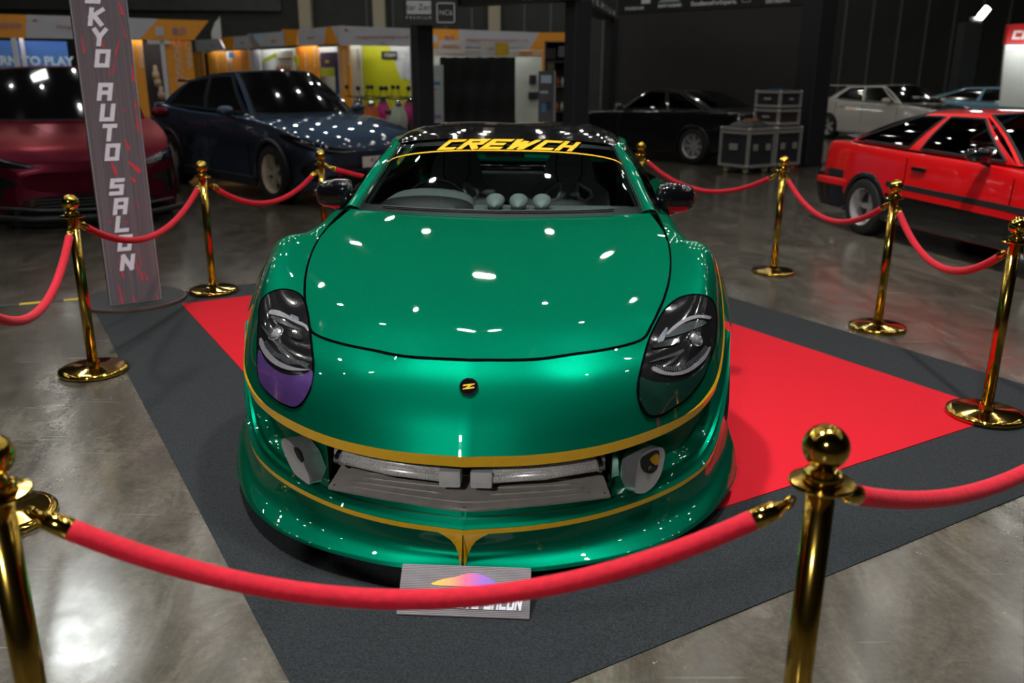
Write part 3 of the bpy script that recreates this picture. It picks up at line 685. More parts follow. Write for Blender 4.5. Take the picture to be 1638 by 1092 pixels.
# surface search in car coordinates
BV = {}
def bvh_of(*objs):
    vs, fs = [], []
    for o in objs:
        n = len(vs); vs += [v.co.copy() for v in o.data.vertices]; fs += [tuple(i+n for i in p.vertices) for p in o.data.polygons]
    return BVHTree.FromPolygons(vs, fs)
BODY = bvh_of(fp, hd); LOW = bvh_of(lb)
def hit(bv, px, py):
    o = car_inv @ CAMPOS; d = (car_inv.to_3x3() @ ray(px, py)).normalized()
    r = bv.ray_cast(o, d)
    if r[0] is None: return None
    n = r[1]; n = n if n.dot(d) < 0 else -n
    return r[0], n
def near(bv, p):
    r = bv.find_nearest(p); n = r[1]
    return r[0], (n if n.z > -0.2 and n.y < 0.9 else -n)
def patch(name, outline, m, bv, off, thick=0.004, step=9, parent=zc, mirror_too=False, smooth=True, dx=0, deep=.004):
    """a filled outline laid on the body surface and given thickness; returns the objects"""
    v, f = fill2d(outline, step); top = []; bot = []
    for p in v:
        h = hit(bv, p[0], p[1])
        if h is None: h = near(bv, top[-1] if top else Vector((0, 0, .5)))
        top.append(h[0]+h[1]*(off+thick)); bot.append(h[0]+h[1]*(off-deep))
    ne = len(outline); res = []
    for s in ((1, -1) if mirror_too else (1,)):
        T = [Vector((p.x*s, p.y, p.z)) for p in top]; B = [Vector((p.x*s, p.y, p.z)) for p in bot]
        mbp = MB().add(T, f); base = len(mbp.v); mbp.add(B[:ne], []); 
        mbp.f += [(i, (i+1) % ne, base+(i+1) % ne, base+i) for i in range(ne)]
        res.append(mbp.obj(name, m, parent if not isinstance(parent, dict) else parent[s], smooth, 40))
    return res
def line_on(bv, px_pts, off=0.001, n=6):
    P = crv([(x, y, 0) for x, y in px_pts], n); out = []
    for p in P:
        h = hit(bv, p.x, p.y)
        if h: out.append((h[0]+h[1]*off, h[1]))
    return out
def ribbon_pts(pn, width):
    """strip along surface points pn = [(pos, normal)]"""
    L_, R_ = [], []
    for i, (p, n) in enumerate(pn):
        t = (pn[min(i+1, len(pn)-1)][0]-pn[max(i-1, 0)][0]).normalized(); s = t.cross(n).normalized()*width/2
        L_.append(p+s); R_.append(p-s)
    return [L_, R_]
# panel gaps: narrow dark ribbons along the grid lines that bound the panels
def surf_normal_rows(P, i, off):
    out = []
    R, C = len(P), len(P[0])
    for j in range(C):
        a = P[i][min(j+1, C-1)]-P[i][max(j-1, 0)]; b = P[min(i+1, R-1)][j]-P[max(i-1, 0)][j]
        n = a.cross(b).normalized(); n = n if n.dot(P[i][j]-Vector((0, 1.1, .35))) > 0 else -n
        out.append((P[i][j]+n*off, n))
    return out
GAP = mat('gap_black', (0.002, 0.002, 0.002), 0.6, spec=0.0)
gp_ = surf_normal_rows(STRIP, len(STRIP)-1, .0012)
both(ribbon_pts(gp_, .010)).obj('panel_gap', GAP, zc)
# gold band under the nose and over the arches; conforms to the panel's lower edge
def wall_band(top_pts, widths, off, name):
    A = []; B = []
    for i, p in enumerate(top_pts):
        a = top_pts[max(i-1, 0)]; b = top_pts[min(i+1, len(top_pts)-1)]; t = (b-a); t.z = 0; t.normalize(); n = Vector((t.y, -t.x, 0))
        A.append(p+n*off+Vector((0, 0, .001))); 
        B.append(p+n*(off-0.004)+Vector((0, 0, -widths[i])))
    M_ = [a.lerp(b, .5)+(Vector(((a.y-a.y), 0, 0))) for a, b in zip(A, B)]
    return both([A, M_, B]).obj(name, GOLD, zc, True)
gl = [r for r in STRIP[0]]
nb = len(gl); kk = 9*8
tops = gl[:kk+1]
wid = [(.036 if i < 32 else .036-(.02)*min(1, (i-32)/36)) for i in range(len(tops))]
wall_band(tops, wid, .0025, 'nose_stripe')
# over the arch the line becomes narrow and lies on the shoulder
sh = gl[kk:kk+41]
ra, rb = surf_normal_rows(STRIP, 0, .0022), surf_normal_rows(STRIP, 2, .0022)
halves([[a[0] for a in ra[40:101]], [a[0].lerp(b[0], .72*min(1, k_/18)) for k_, (a, b) in enumerate(zip(ra[40:101], rb[40:101]))]], 'wing_stripe', GOLD)
# lower gold line with the pointed flourish at the centre
dl = [BUMP[9*4-2][j] for j in range(ncol)]; dl2 = [BUMP[9*4+2][j] for j in range(ncol)]
def bump_line(r0, r1, j0, j1, off):
    A, B = [], []
    for j in range(j0, j1+1):
        a = BUMP[r0][max(j-1, 0)]; b = BUMP[r0][min(j+1, ncol-1)]; t = (b-a); t.z = 0; t.normalize(); n = Vector((t.y, -t.x, 0))
        A.append(BUMP[r0][j]+n*off); B.append(BUMP[r1][j]+n*off)
    return A, B
A_, B_ = bump_line(32, 36, 0, 80, .0022)
both([A_, B_]).obj('lip_stripe', GOLD, zc, True)
fr = MB()
for s in (1, -1):
    pts = []
    for (dxx, fz) in [(0, 0), (.085, 0), (.06, .10), (.04, .22), (.026, .38), (.016, .58), (.006, .82), (0, .95)]:
        a = Vector(Dl[0]).lerp(Vector(El[0]), fz); 
        yy = a.y + dxx*.2 + (.018 if .2 < fz < .8 else .004)*1.0
        h = LOW.ray_cast(Vector((s*dxx if dxx else s*.0015, -.4, a.z-.012)), Vector((0, 1, 0)))
        y = h[0].y if h[0] else yy
        pts.append(Vector((s*(dxx if dxx else .0015), y-.0025, a.z-.012)))
    fr.add(pts, [(0, i, i+1) if s > 0 else (0, i+1, i) for i in range(1, len(pts)-1)])
fr.obj('lip_flourish', GOLD, zc)

# headlights, laid out on the right-hand lamp and mirrored
def crop_px(pts, x0, y0, sc): return [(x0+x/sc, y0+y/sc) for x, y in pts]
HLO = crop_px([(500,78),(590,90),(640,130),(662,200),(668,300),(650,480),(600,620),(560,730),(450,880),(330,970),(230,1030),(150,1042),(90,1000),(52,900),(50,780),(90,600),(140,430),(190,320),(240,230),(300,160),(390,100)], 1010, 460, 4.965)
HLO_L = [(415.5, 520), (416.5, 500), (420, 485), (430, 474), (446, 468), (462, 468), (478, 474), (488, 487), (493, 505), (497, 535), (500, 565), (502, 585), (501, 605), (497, 625), (490, 640), (481, 651), (471, 655), (460, 652), (447, 645), (432, 632), (420, 617), (414.5, 595), (413.5, 560)]
LENSBLK = mat('lamp_black', (0.006, 0.006, 0.007), 0.12, 0.0, 1.0, var=0.0)
DRL = mat('lamp_light_guide', (0.20, 0.19, 0.21), 0.25, 0.2, 1.0)
LAMPCH = mat('lamp_chrome', (0.5, 0.5, 0.52), 0.12, 1.0, var=0.2, scale=60)
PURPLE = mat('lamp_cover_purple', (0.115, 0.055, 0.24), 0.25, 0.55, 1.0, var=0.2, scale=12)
DKGREEN = mat('lamp_cover_dark_green', (0.006, 0.035, 0.024), 0.25, 0.4, 1.0, var=0.2, scale=12)
HL = {}
for s, out in ((1, HLO), (-1, HLO_L)):
    lo = smooth_loop(out, 3)
    base = patch('headlight', lo, LENSBLK, BODY, .0, .0045, 10)[0]; HL[s] = base
    base['label'] = 'black headlamp with silver light guides over a dark green cover' if s == 1 else 'black headlamp with silver light guides over a purple cover'
    rim = []
    for (x, y) in lo+lo[:1]:
        h = hit(BODY, x, y)
        if h: rim.append(h[0]+h[1]*.003)
    MB().tube(rim, .0042, 6, False).obj('gasket', GAP, base, True)
def hl_patch(name, cp, m, off, thick, sides=(1, -1), smooth_n=3, lpts=None):
    for s in sides:
        if s == 1: pts = crop_px(cp, 1010, 460, 4.965)
        elif lpts: pts = crop_px(lpts, 400, 460, 5.2)
        else: continue
        patch(name, smooth_loop(pts, smooth_n), m, BODY, off, thick, 8, parent=HL[s])
hl_patch('lower_cover', [(66,735),(150,768),(300,776),(440,740),(550,655),(610,560),(592,625),(556,722),(446,872),(328,960),(230,1018),(152,1030),(98,990),(62,895),(58,800)], DKGREEN, .004, .004, (1,))
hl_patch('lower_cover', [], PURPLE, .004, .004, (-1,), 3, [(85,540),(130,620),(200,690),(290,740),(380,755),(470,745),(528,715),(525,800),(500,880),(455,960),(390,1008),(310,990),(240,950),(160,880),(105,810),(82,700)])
# light guides: upper and lower arcs
hl_patch('light_guide', [(275,395),(330,335),(420,275),(520,245),(612,250),(605,275),(525,268),(430,300),(345,355),(290,400)], DRL, .005, .004, (1, -1), 2, [(165,245),(185,215),(250,225),(330,265),(410,310),(480,345),(495,400),(460,360),(390,330),(300,285),(220,260)])
hl_patch('light_guide', [(165,650),(260,690),(370,690),(470,640),(560,560),(605,490),(612,505),(570,590),(480,670),(380,715),(260,718),(160,685)], DRL, .005, .004, (1, -1), 2, [(95,490),(130,570),(190,640),(270,690),(370,715),(520,712),(400,695),(300,660),(220,610),(150,530),(105,440)])
hl_patch('inner_blade', [(265,410),(350,350),(460,300),(560,285),(580,310),(500,350),(390,395),(280,425)], mat('lamp_smoke', (0.03, 0.036, 0.038), 0.2, 0, 1), .005, .003, (1, -1), 2, [(180,265),(240,275),(320,320),(400,365),(390,378),(300,345),(220,305)])
hl_patch('inner_blade', [(150,610),(240,575),(330,545),(405,510),(395,540),(300,580),(200,605),(140,622)], MATS['lamp_smoke'], .005, .003, (1, -1), 2, [(105,335),(160,390),(260,500),(380,610),(515,705),(500,712),(370,628),(250,525),(150,410)])
hl_patch('reflector', [(160,490),(230,462),(310,440),(368,435),(370,462),(310,488),(220,505),(165,510)], LAMPCH, .006, .004, (1, -1), 2, [(325,400),(380,395),(430,420),(450,455),(420,470),(365,450),(330,430)])
hl_patch('trim_plate', [(205,440),(270,350),(285,362),(255,440),(225,490),(212,480)], mat('lamp_blue_grey', (0.16, 0.19, 0.22), 0.2, 0.4, 1), .007, .002, (1, -1), 2, [(345,255),(400,275),(412,300),(390,315),(350,290),(342,270)])
for s, (x, y) in ((1, (1110.5, 546)), (-1, (443.5, 538))):
    h = hit(BODY, x, y); f_ = frame(h[0]+h[1]*.006, Vector((1, 0, 0)), Vector((0, .3, 1)))
    z_ = h[1]; q = z_.to_track_quat('Z', 'Y').to_matrix().to_4x4(); q.translation = h[0]+h[1]*.004
    o = MB().lathe([(.0, .010), (.012, .0095), (.020, .006), (.023, .0)], 24).obj('projector_lens', mat('lens_glass', (0.35, 0.36, 0.38), 0.04, 0.6, 1.0), HL[s], True); o.matrix_local = q
    o = MB().lathe([(.023, .0), (.026, .004), (.030, .004), (.031, .0)], 24).obj('projector_ring', LAMPCH, HL[s], True, 40); o.matrix_local = q
    # fine teeth along the lower guide
    arc = crop_px([(190,655),(290,665),(390,655),(470,610),(540,550),(590,490)], 1010, 460, 4.965) if s == 1 else crop_px([(140,480),(200,560),(270,600),(350,640),(430,650),(500,680)], 400, 460, 5.2)
    tp = line_on(BODY, arc, .0045, 6); tm = MB()
    for i in range(0, len(tp)-1):
        p, n = tp[i]; t = (tp[i+1][0]-p).normalized(); sd = n.cross(t)
        a, b = p+sd*.008, p-sd*.008
        tm.add([a, b, b+t*.003, a+t*.003, a+n*.004, b+n*.004, b+t*.003+n*.004, a+t*.003+n*.004], [(4, 5, 6, 7), (0, 1, 5, 4), (2, 3, 7, 6), (1, 2, 6, 5), (3, 0, 4, 7)])
    tm.obj('guide_teeth', mat('lamp_tooth', (0.10, 0.11, 0.12), 0.3, 0.5), HL[s])

# badge
h = hit(BODY, 750, 623); q = frame(h[0], (1, 0, 0), h[1].cross(Vector((1, 0, 0))))
eb = MB().lathe([(.0, .004), (.026, .0042), (.027, .0)], 32).obj('badge', GLOSSBLK, zc, True, 40); eb.matrix_local = q
MB().lathe([(.026, .0), (.0265, .006), (.030, .006), (.031, .0)], 32).obj('badge_ring', LAMPCH, eb, True, 40)
an = 0.0
zq = MB()
for q4 in ([(-.018, .006), (.018, .012), (.018, .007), (-.018, .001)], [(-.018, -.006), (.018, 0), (.018, -.005), (-.018, -.011)], [(.010, .010), (.018, .010), (-.010, -.009), (-.018, -.009)]):
    zq.add([(x*math.cos(an)-y*math.sin(an), x*math.sin(an)+y*math.cos(an), .0055) for x, y in q4], [(0, 1, 2, 3)])
zq.obj('badge_letter', GOLD, eb)

# intercooler, tray and mouth
MOUTH = SATBLK
mo = MB()
mo.grid([[Vector((x, .34, z)) for x in (-.47, 0, .47)] for z in (.12, .45)])
mo.grid([[Vector((x, y, .405)) for x in (-.47, 0, .47)] for y in (.12, .34)])
mo.grid([[Vector((s, y, z)) for y in (.15, .36)] for z in (.2, .42) for s in (-.468,)]); mo.grid([[Vector((s, y, z)) for y in (.15, .36)] for z in (.2, .42) for s in (.468,)])
mo.obj('mouth_duct', MOUTH, zc)
tr = []
for (v) in range(7):
    t = v/6; row = []
    for j in range(13):
        q = -1+2*j/12; wd = .465-.03*t; x = q*wd
        y0 = -.008+.128*abs(q)**1.25; y1 = .22+.02*abs(q); row.append(Vector((x, y0+(y1-y0)*t, .252+.045*t)))
    tr.append(row)
tray = MB().grid(tr).grid([tr[0], [p+Vector((0, .004, -.010)) for p in tr[0]]]).obj('splitter_tray', ALU, zc, True, 40)
tm = MB()
for k in range(5):
    t = .16+.15*k; a = []; 
    for j in range(21):
        q = -1+2*j/20; x = q*(.40-.02*k); y0 = -.008+.128*(abs(x)/.465)**1.25; y1 = .22+.02*abs(q); a.append(Vector((x, y0+(y1-y0)*t, .252+.045*t+.001)))
    if k in (0, 4): tm.tube(a, .002, 6)
    else: tm.tube(a[:9], .0028, 6); tm.tube(a[12:], .0028, 6)
tm.obj('tray_rib', ALU, tray, True)
sc_ = None
for (x, t) in ((0, .04), (-.445, .06), (.445, .06)):
    y0 = -.008+.128*(abs(x)/.465)**1.25; MB().lathe([(0, .003), (.004, .0025), (.005, 0)], 10).obj('tray_screw', CHROME, tray, True, loc=(x, y0+.23*t, .2555))
ic = MB()
for s in (-1, 1):
    ic.tube([(s*.055, .065, .326), (s*.25, .095, .332), (s*.44, .150, .345)], .017, 10); ic.tube([(s*.055, .072, .350), (s*.25, .102, .356), (s*.44, .157, .368)], .016, 10)
cool = ic.obj('intercooler', mat('cooler_alu', (0.66, 0.64, 0.64), 0.35, 0.35, var=0.35, scale=220), zc, True)
for s in (-1, 1):
    MB().box((s*.015, .035, .305), (s*.085, .11, .362), .008).obj('tank', mat('tank_alu', (0.72, 0.71, 0.71), 0.3, 0.4), cool, True, 40)
    MB().tube([(s*.415, .138, .352), (s*.43, .143, .354)], .027, 14).obj('coupling', LAMPCH, cool, True, 40)
for s in (-1, 1):
    fin = MB()
    for k in range(40):
        x = .085+.0088*k; y = .078+.2*(x-.05); fin.box((s*x, y-.030, .336), (s*(x+.003), y-.012, .342))
    fin.obj('cooler_fin', ALU, cool)['kind'] = 'stuff'

# fog lamp scoops
SCR = crop_px([(1050,308),(1085,310),(1098,345),(1090,410),(1070,480),(1030,545),(975,588),(925,592),(912,575),(918,500),(928,420),(945,370),(985,330)], 780, 640, 3.9)
SCL = crop_px([(330,250),(360,258),(385,280),(410,310),(440,355),(465,420),(488,480),(498,520),(492,537),(460,515),(410,475),(375,420),(345,350),(322,290)], 370, 640, 3.9)
for s, o_, hole in ((1, SCR, crop_px([(950,372),(985,348),(1030,325),(1060,330),(1058,400),(1040,450),(1000,468),(960,450),(945,410)], 780, 640, 3.9)), (-1, SCL, crop_px([(400,305),(425,320),(448,365),(455,400),(440,390),(415,350)], 370, 640, 3.9))):
    p0 = Vector((s*.57, .195, .33)); pn_ = Vector((s*.5, -.85, .22)).normalized()
    class PL:
        def __init__(q, o): q.o = o
        def ray_cast(q, o, d):
            t = (p0+pn_*q.o-o).dot(pn_)/d.dot(pn_); return (o+d*t, pn_, 0, t)
    LOWP = PL(0)
    sp = patch('fog_scoop', smooth_loop(o_, 3), SILVER, LOWP, .0, .006, 8, deep=.085)[0]
    patch('scoop_hole', smooth_loop(hole, 3), SATBLK, LOWP, .004, .004, 8, parent=sp)
    if s == 1:
        for k, cp in enumerate([[(1000,380),(1040,345),(1055,355),(1055,400),(1035,415)]]): patch('amber_louvre', smooth_loop(crop_px(cp, 780, 640, 3.9), 2), mat('amber', (0.55, 0.28, 0.02), 0.3, 0.5), LOWP, .008, .003, 6, parent=sp)
        h = hit(LOWP, 1037, 753)
        if h: o = MB().lathe([(0, .006), (.010, .005), (.012, 0)], 14).obj('scoop_bolt', SATBLK, sp, True); q = h[1].to_track_quat('Z', 'Y').to_matrix().to_4x4(); q.translation = h[0]+h[1]*.008; o.matrix_local = q

# windscreen banner
def on_ws(x, t, off=.0022):   # x across (m), t up 0..1
    we = ws(1, t).x; u = max(-1, min(1, x/we)); return ws(u, t)+wsn(u, t)*off
mbn = MB(); Ls, Us = [], []
for j in range(61):
    q = -1+2*j/60; t = .845-.155*abs(q)**2; th = .012
    we = ws(1, t).x*.985
    Ls.append(on_ws(q*we, t-th)); Us.append(on_ws(q*we, t+th*.4))
mbn.grid([Ls, Us]); mbn.obj('banner_line', GOLD, zc, True)
wq, wl = word_quads('CREWCH', 0.225, 0.5, 0.15); sc = .445/wl
mk, mg = MB(), MB()
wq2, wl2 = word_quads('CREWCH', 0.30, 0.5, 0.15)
def put(mbx, quads, off, dy):
    for qi, q in enumerate(quads):
        vs_ = []
        for i in range(2):   # subdivide each quad once along its length so that it follows the glass
            pass
        for p in q:
            x = -.225+p.x*sc; qn = abs(x)/.5; t = .852-.10*qn**2+dy+p.y*.150
            vs_.append(on_ws(x, t, off+.0002*(qi % 7)))
        mbx.add(vs_, [(0, 1, 2, 3)])
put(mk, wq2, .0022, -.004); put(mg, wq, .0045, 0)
mk.obj('banner_outline', GAP, zc); mg.obj('banner_lettering', GOLD, zc)  # black printed outline behind the gold letters

# door mirrors
for s in (1, -1):
    m_ = MB(); rings = []
    for i in range(9):
        a = -1+2*i/8; rr_ = (1-abs(a)**3.2)**(1/2.4) if abs(a) < 1 else .02
        ring = []
        for k in range(20):
            an = 2*PI*k/20; cx, sx2 = math.cos(an), math.sin(an)
            ex = lambda v: math.copysign(abs(v)**.72, v)
            ring.append(Vector((s*(.858+a*.110), 1.93+.035*a+ex(cx)*.075*rr_*(1-.1*a), 0.978-.006*a+ex(sx2)*.072*rr_*(1-.12*a))))
        rings.append(ring)
    m_.grid(rings, close=True); m_.f.append(tuple(range(20))); m_.f.append(tuple(8*20+k for k in range(20)))
    mo_ = m_.obj('door_mirror', GLOSSBLK, zc, True)
    MB().tube([Vector((s*.79, 1.90, .90)), Vector((s*.82, 1.91, .91)), Vector((s*.86, 1.92, .93))], [.03, .022, .028], 10).obj('mirror_arm', GLOSSBLK, mo_, True)
# wiper
MB().tube([ws(.0+.02*i, .06)+wsn(.02*i, .06)*.006 for i in range(-30, 30)], .005, 6).obj('wiper', SATBLK, zc, True)

# wheels
def wheel(parent, x, y, z, R, W, side, rimm, tyre, style=5, lip=0.8, name='wheel', twin=True):
    """side = +1: outer face towards +x"""
    s = side
    ty = MB().lathe([(R*.66, -W/2), (R*.80, -W/2-.005), (R*.95, -W/2+.008), (R, -W/2+.035), (R, W/2-.035), (R*.95, W/2-.008), (R*.80, W/2+.005), (R*.66, W/2)], 40, axis='x', cap=False)
    to = ty.obj(name, tyre, parent, True, 45, loc=(x, y, z))
    rm = MB().lathe([(R*.68, -s*W*.5), (R*.60, -s*W*.4), (R*.57, s*W*.15), (R*.62, s*W*.46), (R*.67, s*W*.5), (R*.675, s*W*.46)], 36, axis='x', cap=False)
    rm.lathe([(0, s*W*.34*lip), (R*.15, s*W*.33*lip), (R*.17, s*W*.2*lip), (R*.17, 0), (0, 0)], 20, axis='x')
    for k in range(style):
        a0 = 2*PI*k/style
        for da in ((-.13, .13) if twin else (0,)):
            a = a0+da; hw = R*(.045 if twin else .085)
            dv = Vector((0, math.cos(a), math.sin(a))); pv = Vector((0, -math.sin(a), math.cos(a)))
            p0 = dv*R*.12; p1 = dv*R*.62; X0, X1 = s*W*.30*lip, s*W*.36*lip
            vs_ = [p0+pv*hw*1.3+Vector((X0-s*.03, 0, 0)), p0-pv*hw*1.3+Vector((X0-s*.03, 0, 0)), p1-pv*hw+Vector((X1-s*.03, 0, 0)), p1+pv*hw+Vector((X1-s*.03, 0, 0)), p0+pv*hw*1.2+Vector((X0, 0, 0)), p0-pv*hw*1.2+Vector((X0, 0, 0)), p1-pv*hw*.8+Vector((X1, 0, 0)), p1+pv*hw*.8+Vector((X1, 0, 0))]
            rm.add(vs_, [(0, 3, 2, 1), (4, 5, 6, 7), (0, 1, 5, 4), (1, 2, 6, 5), (2, 3, 7, 6), (3, 0, 4, 7)])
    rm.obj('rim', rimm, to, True, 40)
    MB().lathe([(0, -s*W*.1), (R*.565, -s*W*.1), (R*.565, -s*W*.02), (0, -s*W*.02)], 28, axis='x').obj('brake_disc', mat('brake_dark', (0.018, 0.018, 0.02), 0.5, 0.3), to)
    return to
RIMD = mat('rim_dark', (0.10, 0.10, 0.10), 0.25, 0.9)
for s in (1, -1):
    wheel(zc, s*.82, 1.02, .331, .33, .26, s, RIMD, RUBBER, 6)
    wheel(zc, s*.85, 3.57, .341, .34, .29, s, RIMD, RUBBER, 6)
MB().grid([[Vector((-.5, .16, .09)), Vector((.5, .16, .09))], [Vector((-.62, .5, .09)), Vector((.62, .5, .09))], [Vector((-.62, 4.1, .09)), Vector((.62, 4.1, .09))]]).obj('underbody', SATBLK, zc)
for s in (1, -1):
    for yc, xo in ((1.02, .955), (3.57, .985)):
        MB().grid([[Vector((s*x, yc+.355*math.cos(a), .33+.355*math.sin(a))) for a in [PI*k/14 for k in range(15)]] for x in (.55, xo-.06)]).obj('wheel_well', SATBLK, zc, True)

# ---------------- cabin
GREY1 = mat('cabin_grey', (0.075, 0.088, 0.086), 0.7, var=0.2, scale=120, bump=0.3)
GREY2 = mat('cabin_dark', (0.016, 0.017, 0.018), 0.7)
GREY3 = mat('cabin_trim', (0.13, 0.15, 0.15), 0.6)
dash = surf([[Vector((q*.66, 1.56+.10*abs(q)**3, .905)) for q in (-1, -.6, 0, .6, 1)], [Vector((q*.68, 1.78, .925)) for q in (-1, -.6, 0, .6, 1)], [Vector((q*.70, 1.96, .925)) for q in (-1, -.6, 0, .6, 1)], [Vector((q*.70, 2.02, .88)) for q in (-1, -.6, 0, .6, 1)], [Vector((q*.70, 2.03, .55)) for q in (-1, -.6, 0, .6, 1)]], 4, 5)
db = MB().grid(dash).obj('dashboard', GREY1, zc, True, 60)
# instrument hood (driver sits at picture left)
ch = []
for i in range(9):
    t = i/8; row = []
    for k in range(13):
        a = PI*k/12; wd = .235-.015*t; row.append(Vector((-.37+math.cos(a)*wd, 1.80+.20*t, .915+math.sin(a)**.6*(.075+.012*t))))
    ch.append(row)
MB().grid(ch).obj('instrument_hood', GREY1, db, True)
inn = [[Vector((-.37+math.cos(PI*k/12)*w_, y_, .915+math.sin(PI*k/12)**.6*h_)) for k in range(13)] for (w_, y_, h_) in ((.235, 1.80, .075), (.15, 1.80, .045), (.15, 1.76, .02))]
MB().grid(inn).obj('hood_lip', GREY2, db, True)
for k in range(3):
    x = -.035+.115*k
    g = MB(); rg = []
    for i in range(7):
        t = i/6; rr_ = .046*math.sqrt(max(0, 1-(1-t)**2.2))+.001; rg.append([Vector((x+rr_*math.cos(2*PI*j/16), 1.755+.10*t, .945+.02*t+rr_*.72*math.sin(2*PI*j/16))) for j in range(16)])
    g.grid(rg, close=True).obj('gauge_pod', GREY3, db, True)
MB().lathe([(.165, 0), (.175, .012), (.185, 0), (.175, -.012), (.165, 0)], 32).tube([(-.16, 0, 0), (.16, 0, 0)], .02, 8).obj('steering_wheel', GREY2, zc, True, loc=(-.37, 2.12, .86), rot=(1.15, 0, 0))
# bucket seats
SEATM = mat('seat_cloth', (0.34, 0.365, 0.37), 0.85, var=0.25, scale=140, bump=0.4)
SHELL = mat('seat_trim', (0.6, 0.62, 0.62), 0.5)
for s, lab in ((-1, 'driver'), (1, 'passenger')):
    x0 = s*.335
    st = MB()
    out = [(-.24, .42), (-.26, .62), (-.245, .80), (-.235, .90), (-.16, .955), (-.135, 1.06), (-.105, 1.12), (.105, 1.12), (.135, 1.06), (.16, .955), (.235, .90), (.245, .80), (.26, .62), (.24, .42)]
    # back shell as a bent sheet with two harness openings
    oh = [(.052, .945), (.085, .925), (.125, .905), (.135, .875), (.105, .845), (.062, .86), (.05, .90)]
    def yb(x, z): return 2.62+(z-.45)*.27-.9*max(0, abs(x)-.10)**1.5
    pts = [Vector(p) for p in out]+[Vector(p) for p in oh]+[Vector((-p[0], p[1])) for p in oh]
    n0, n1 = len(out), len(oh)
    ed = [(i, (i+1) % n0) for i in range(n0)]+[(n0+i, n0+(i+1) % n1) for i in range(n1)]+[(n0+n1+i, n0+n1+(i+1) % n1) for i in range(n1)]
    def in_hole(x, z, g=0):
        P_ = oh; x = abs(x); r = False
        for i in range(len(P_)):
            (x1, y1), (x2, y2) = P_[i], P_[i-1]
            if (y1 > z) != (y2 > z) and x < (x2-x1)*(z-y1)/(y2-y1)+x1: r = not r
        return r
    for i in range(-9, 10):
        for j in range(1, 24):
            x, z = i*.027, .42+j*.03
            if not in_hole(x, z) and abs(x) < .23 and (z < .9 or abs(x) < .11): pts.append(Vector((x, z)))
    v, e, f, *_ = delaunay_2d_cdt(pts, ed, [], 1, 1e-6)
    f = [t for t in f if not in_hole(sum(v[i][0] for i in t)/len(t), sum(v[i][1] for i in t)/len(t))]
    seat = MB().add([(x0+p[0], yb(p[0], p[1]), p[1]) for p in v], f).add([(x0+p[0], yb(p[0], p[1])+.05, p[1]) for p in v], f)
    se = seat.obj('seat_back', SEATM, zc, True, 60)
    for sg_ in (1, -1):
        MB().tube([Vector((x0+sg_*p[0], yb(p[0], p[1])-.004, p[1])) for p in oh+oh[:1]], .011, 8, False).obj('harness_bezel', SHELL, se, True)
        MB().tube([Vector((x0+sg_*x_, yb(x_, z_)-.003, z_)) for x_, z_ in ((.075, 1.11), (.078, 1.0), (.06, .95))], .004, 6).obj('seat_seam', GREY2, se, True)
    MB().box((x0-.24, 2.12, .30), (x0+.24, 2.66, .44), .05).obj('seat_cushion', SEATM, zc, True)
    text_mesh('seat_lettering', 'RECARO', .034, mat('seat_print', (0.25, 0.27, 0.28), 0.6), se, frame((x0, yb(0, 1.05)-.006, 1.055), (1, 0, 0), (0, .27, 1)), .0005)
# rear strut box and cabin shell
MB().box((-.36, 3.18, .76), (.36, 3.34, .95), .015).obj('strut_box', mat('strut_silver', (0.85, 0.86, 0.86), 0.35, 0.1), zc, True)
MB().tube([(-.55, 3.2, .985), (.55, 3.2, .985)], .022, 10).obj('strut_bar', CHROME, zc, True)
cs = MB(); cs.grid([[Vector((-.78, 1.6, .3)), Vector((.78, 1.6, .3))], [Vector((-.78, 4.1, .3)), Vector((.78, 4.1, .3))]])
for s in (1, -1): cs.grid([[Vector((s*.77, 1.6, .3)), Vector((s*.77, 4.1, .3))], [Vector((s*.77, 1.6, .92)), Vector((s*.77, 4.1, .92))]])
cs.grid([[Vector((-.7, 4.05, .3)), Vector((.7, 4.05, .3))], [Vector((-.7, 4.05, .95)), Vector((.7, 4.05, .95))]])
cs.obj('cabin_tub', GREY2, zc)
halves([[p+Vector((-.006, .02, -.02)) for p in wsedge], [p+Vector((-.02, .10, -.015)) for p in wsedge]], 'pillar_trim', GREY3)
both([[p+Vector((0, 0, -.02)) for p in r] for r in ROOF]).obj('headlining', mat('headlining_grey', (0.3, 0.3, 0.29), 0.9), zc, True)
MB().box((-.10, 2.0, 1.155), (.10, 2.03, 1.205), .012).obj('rear_view_mirror', GREY2, zc, True)
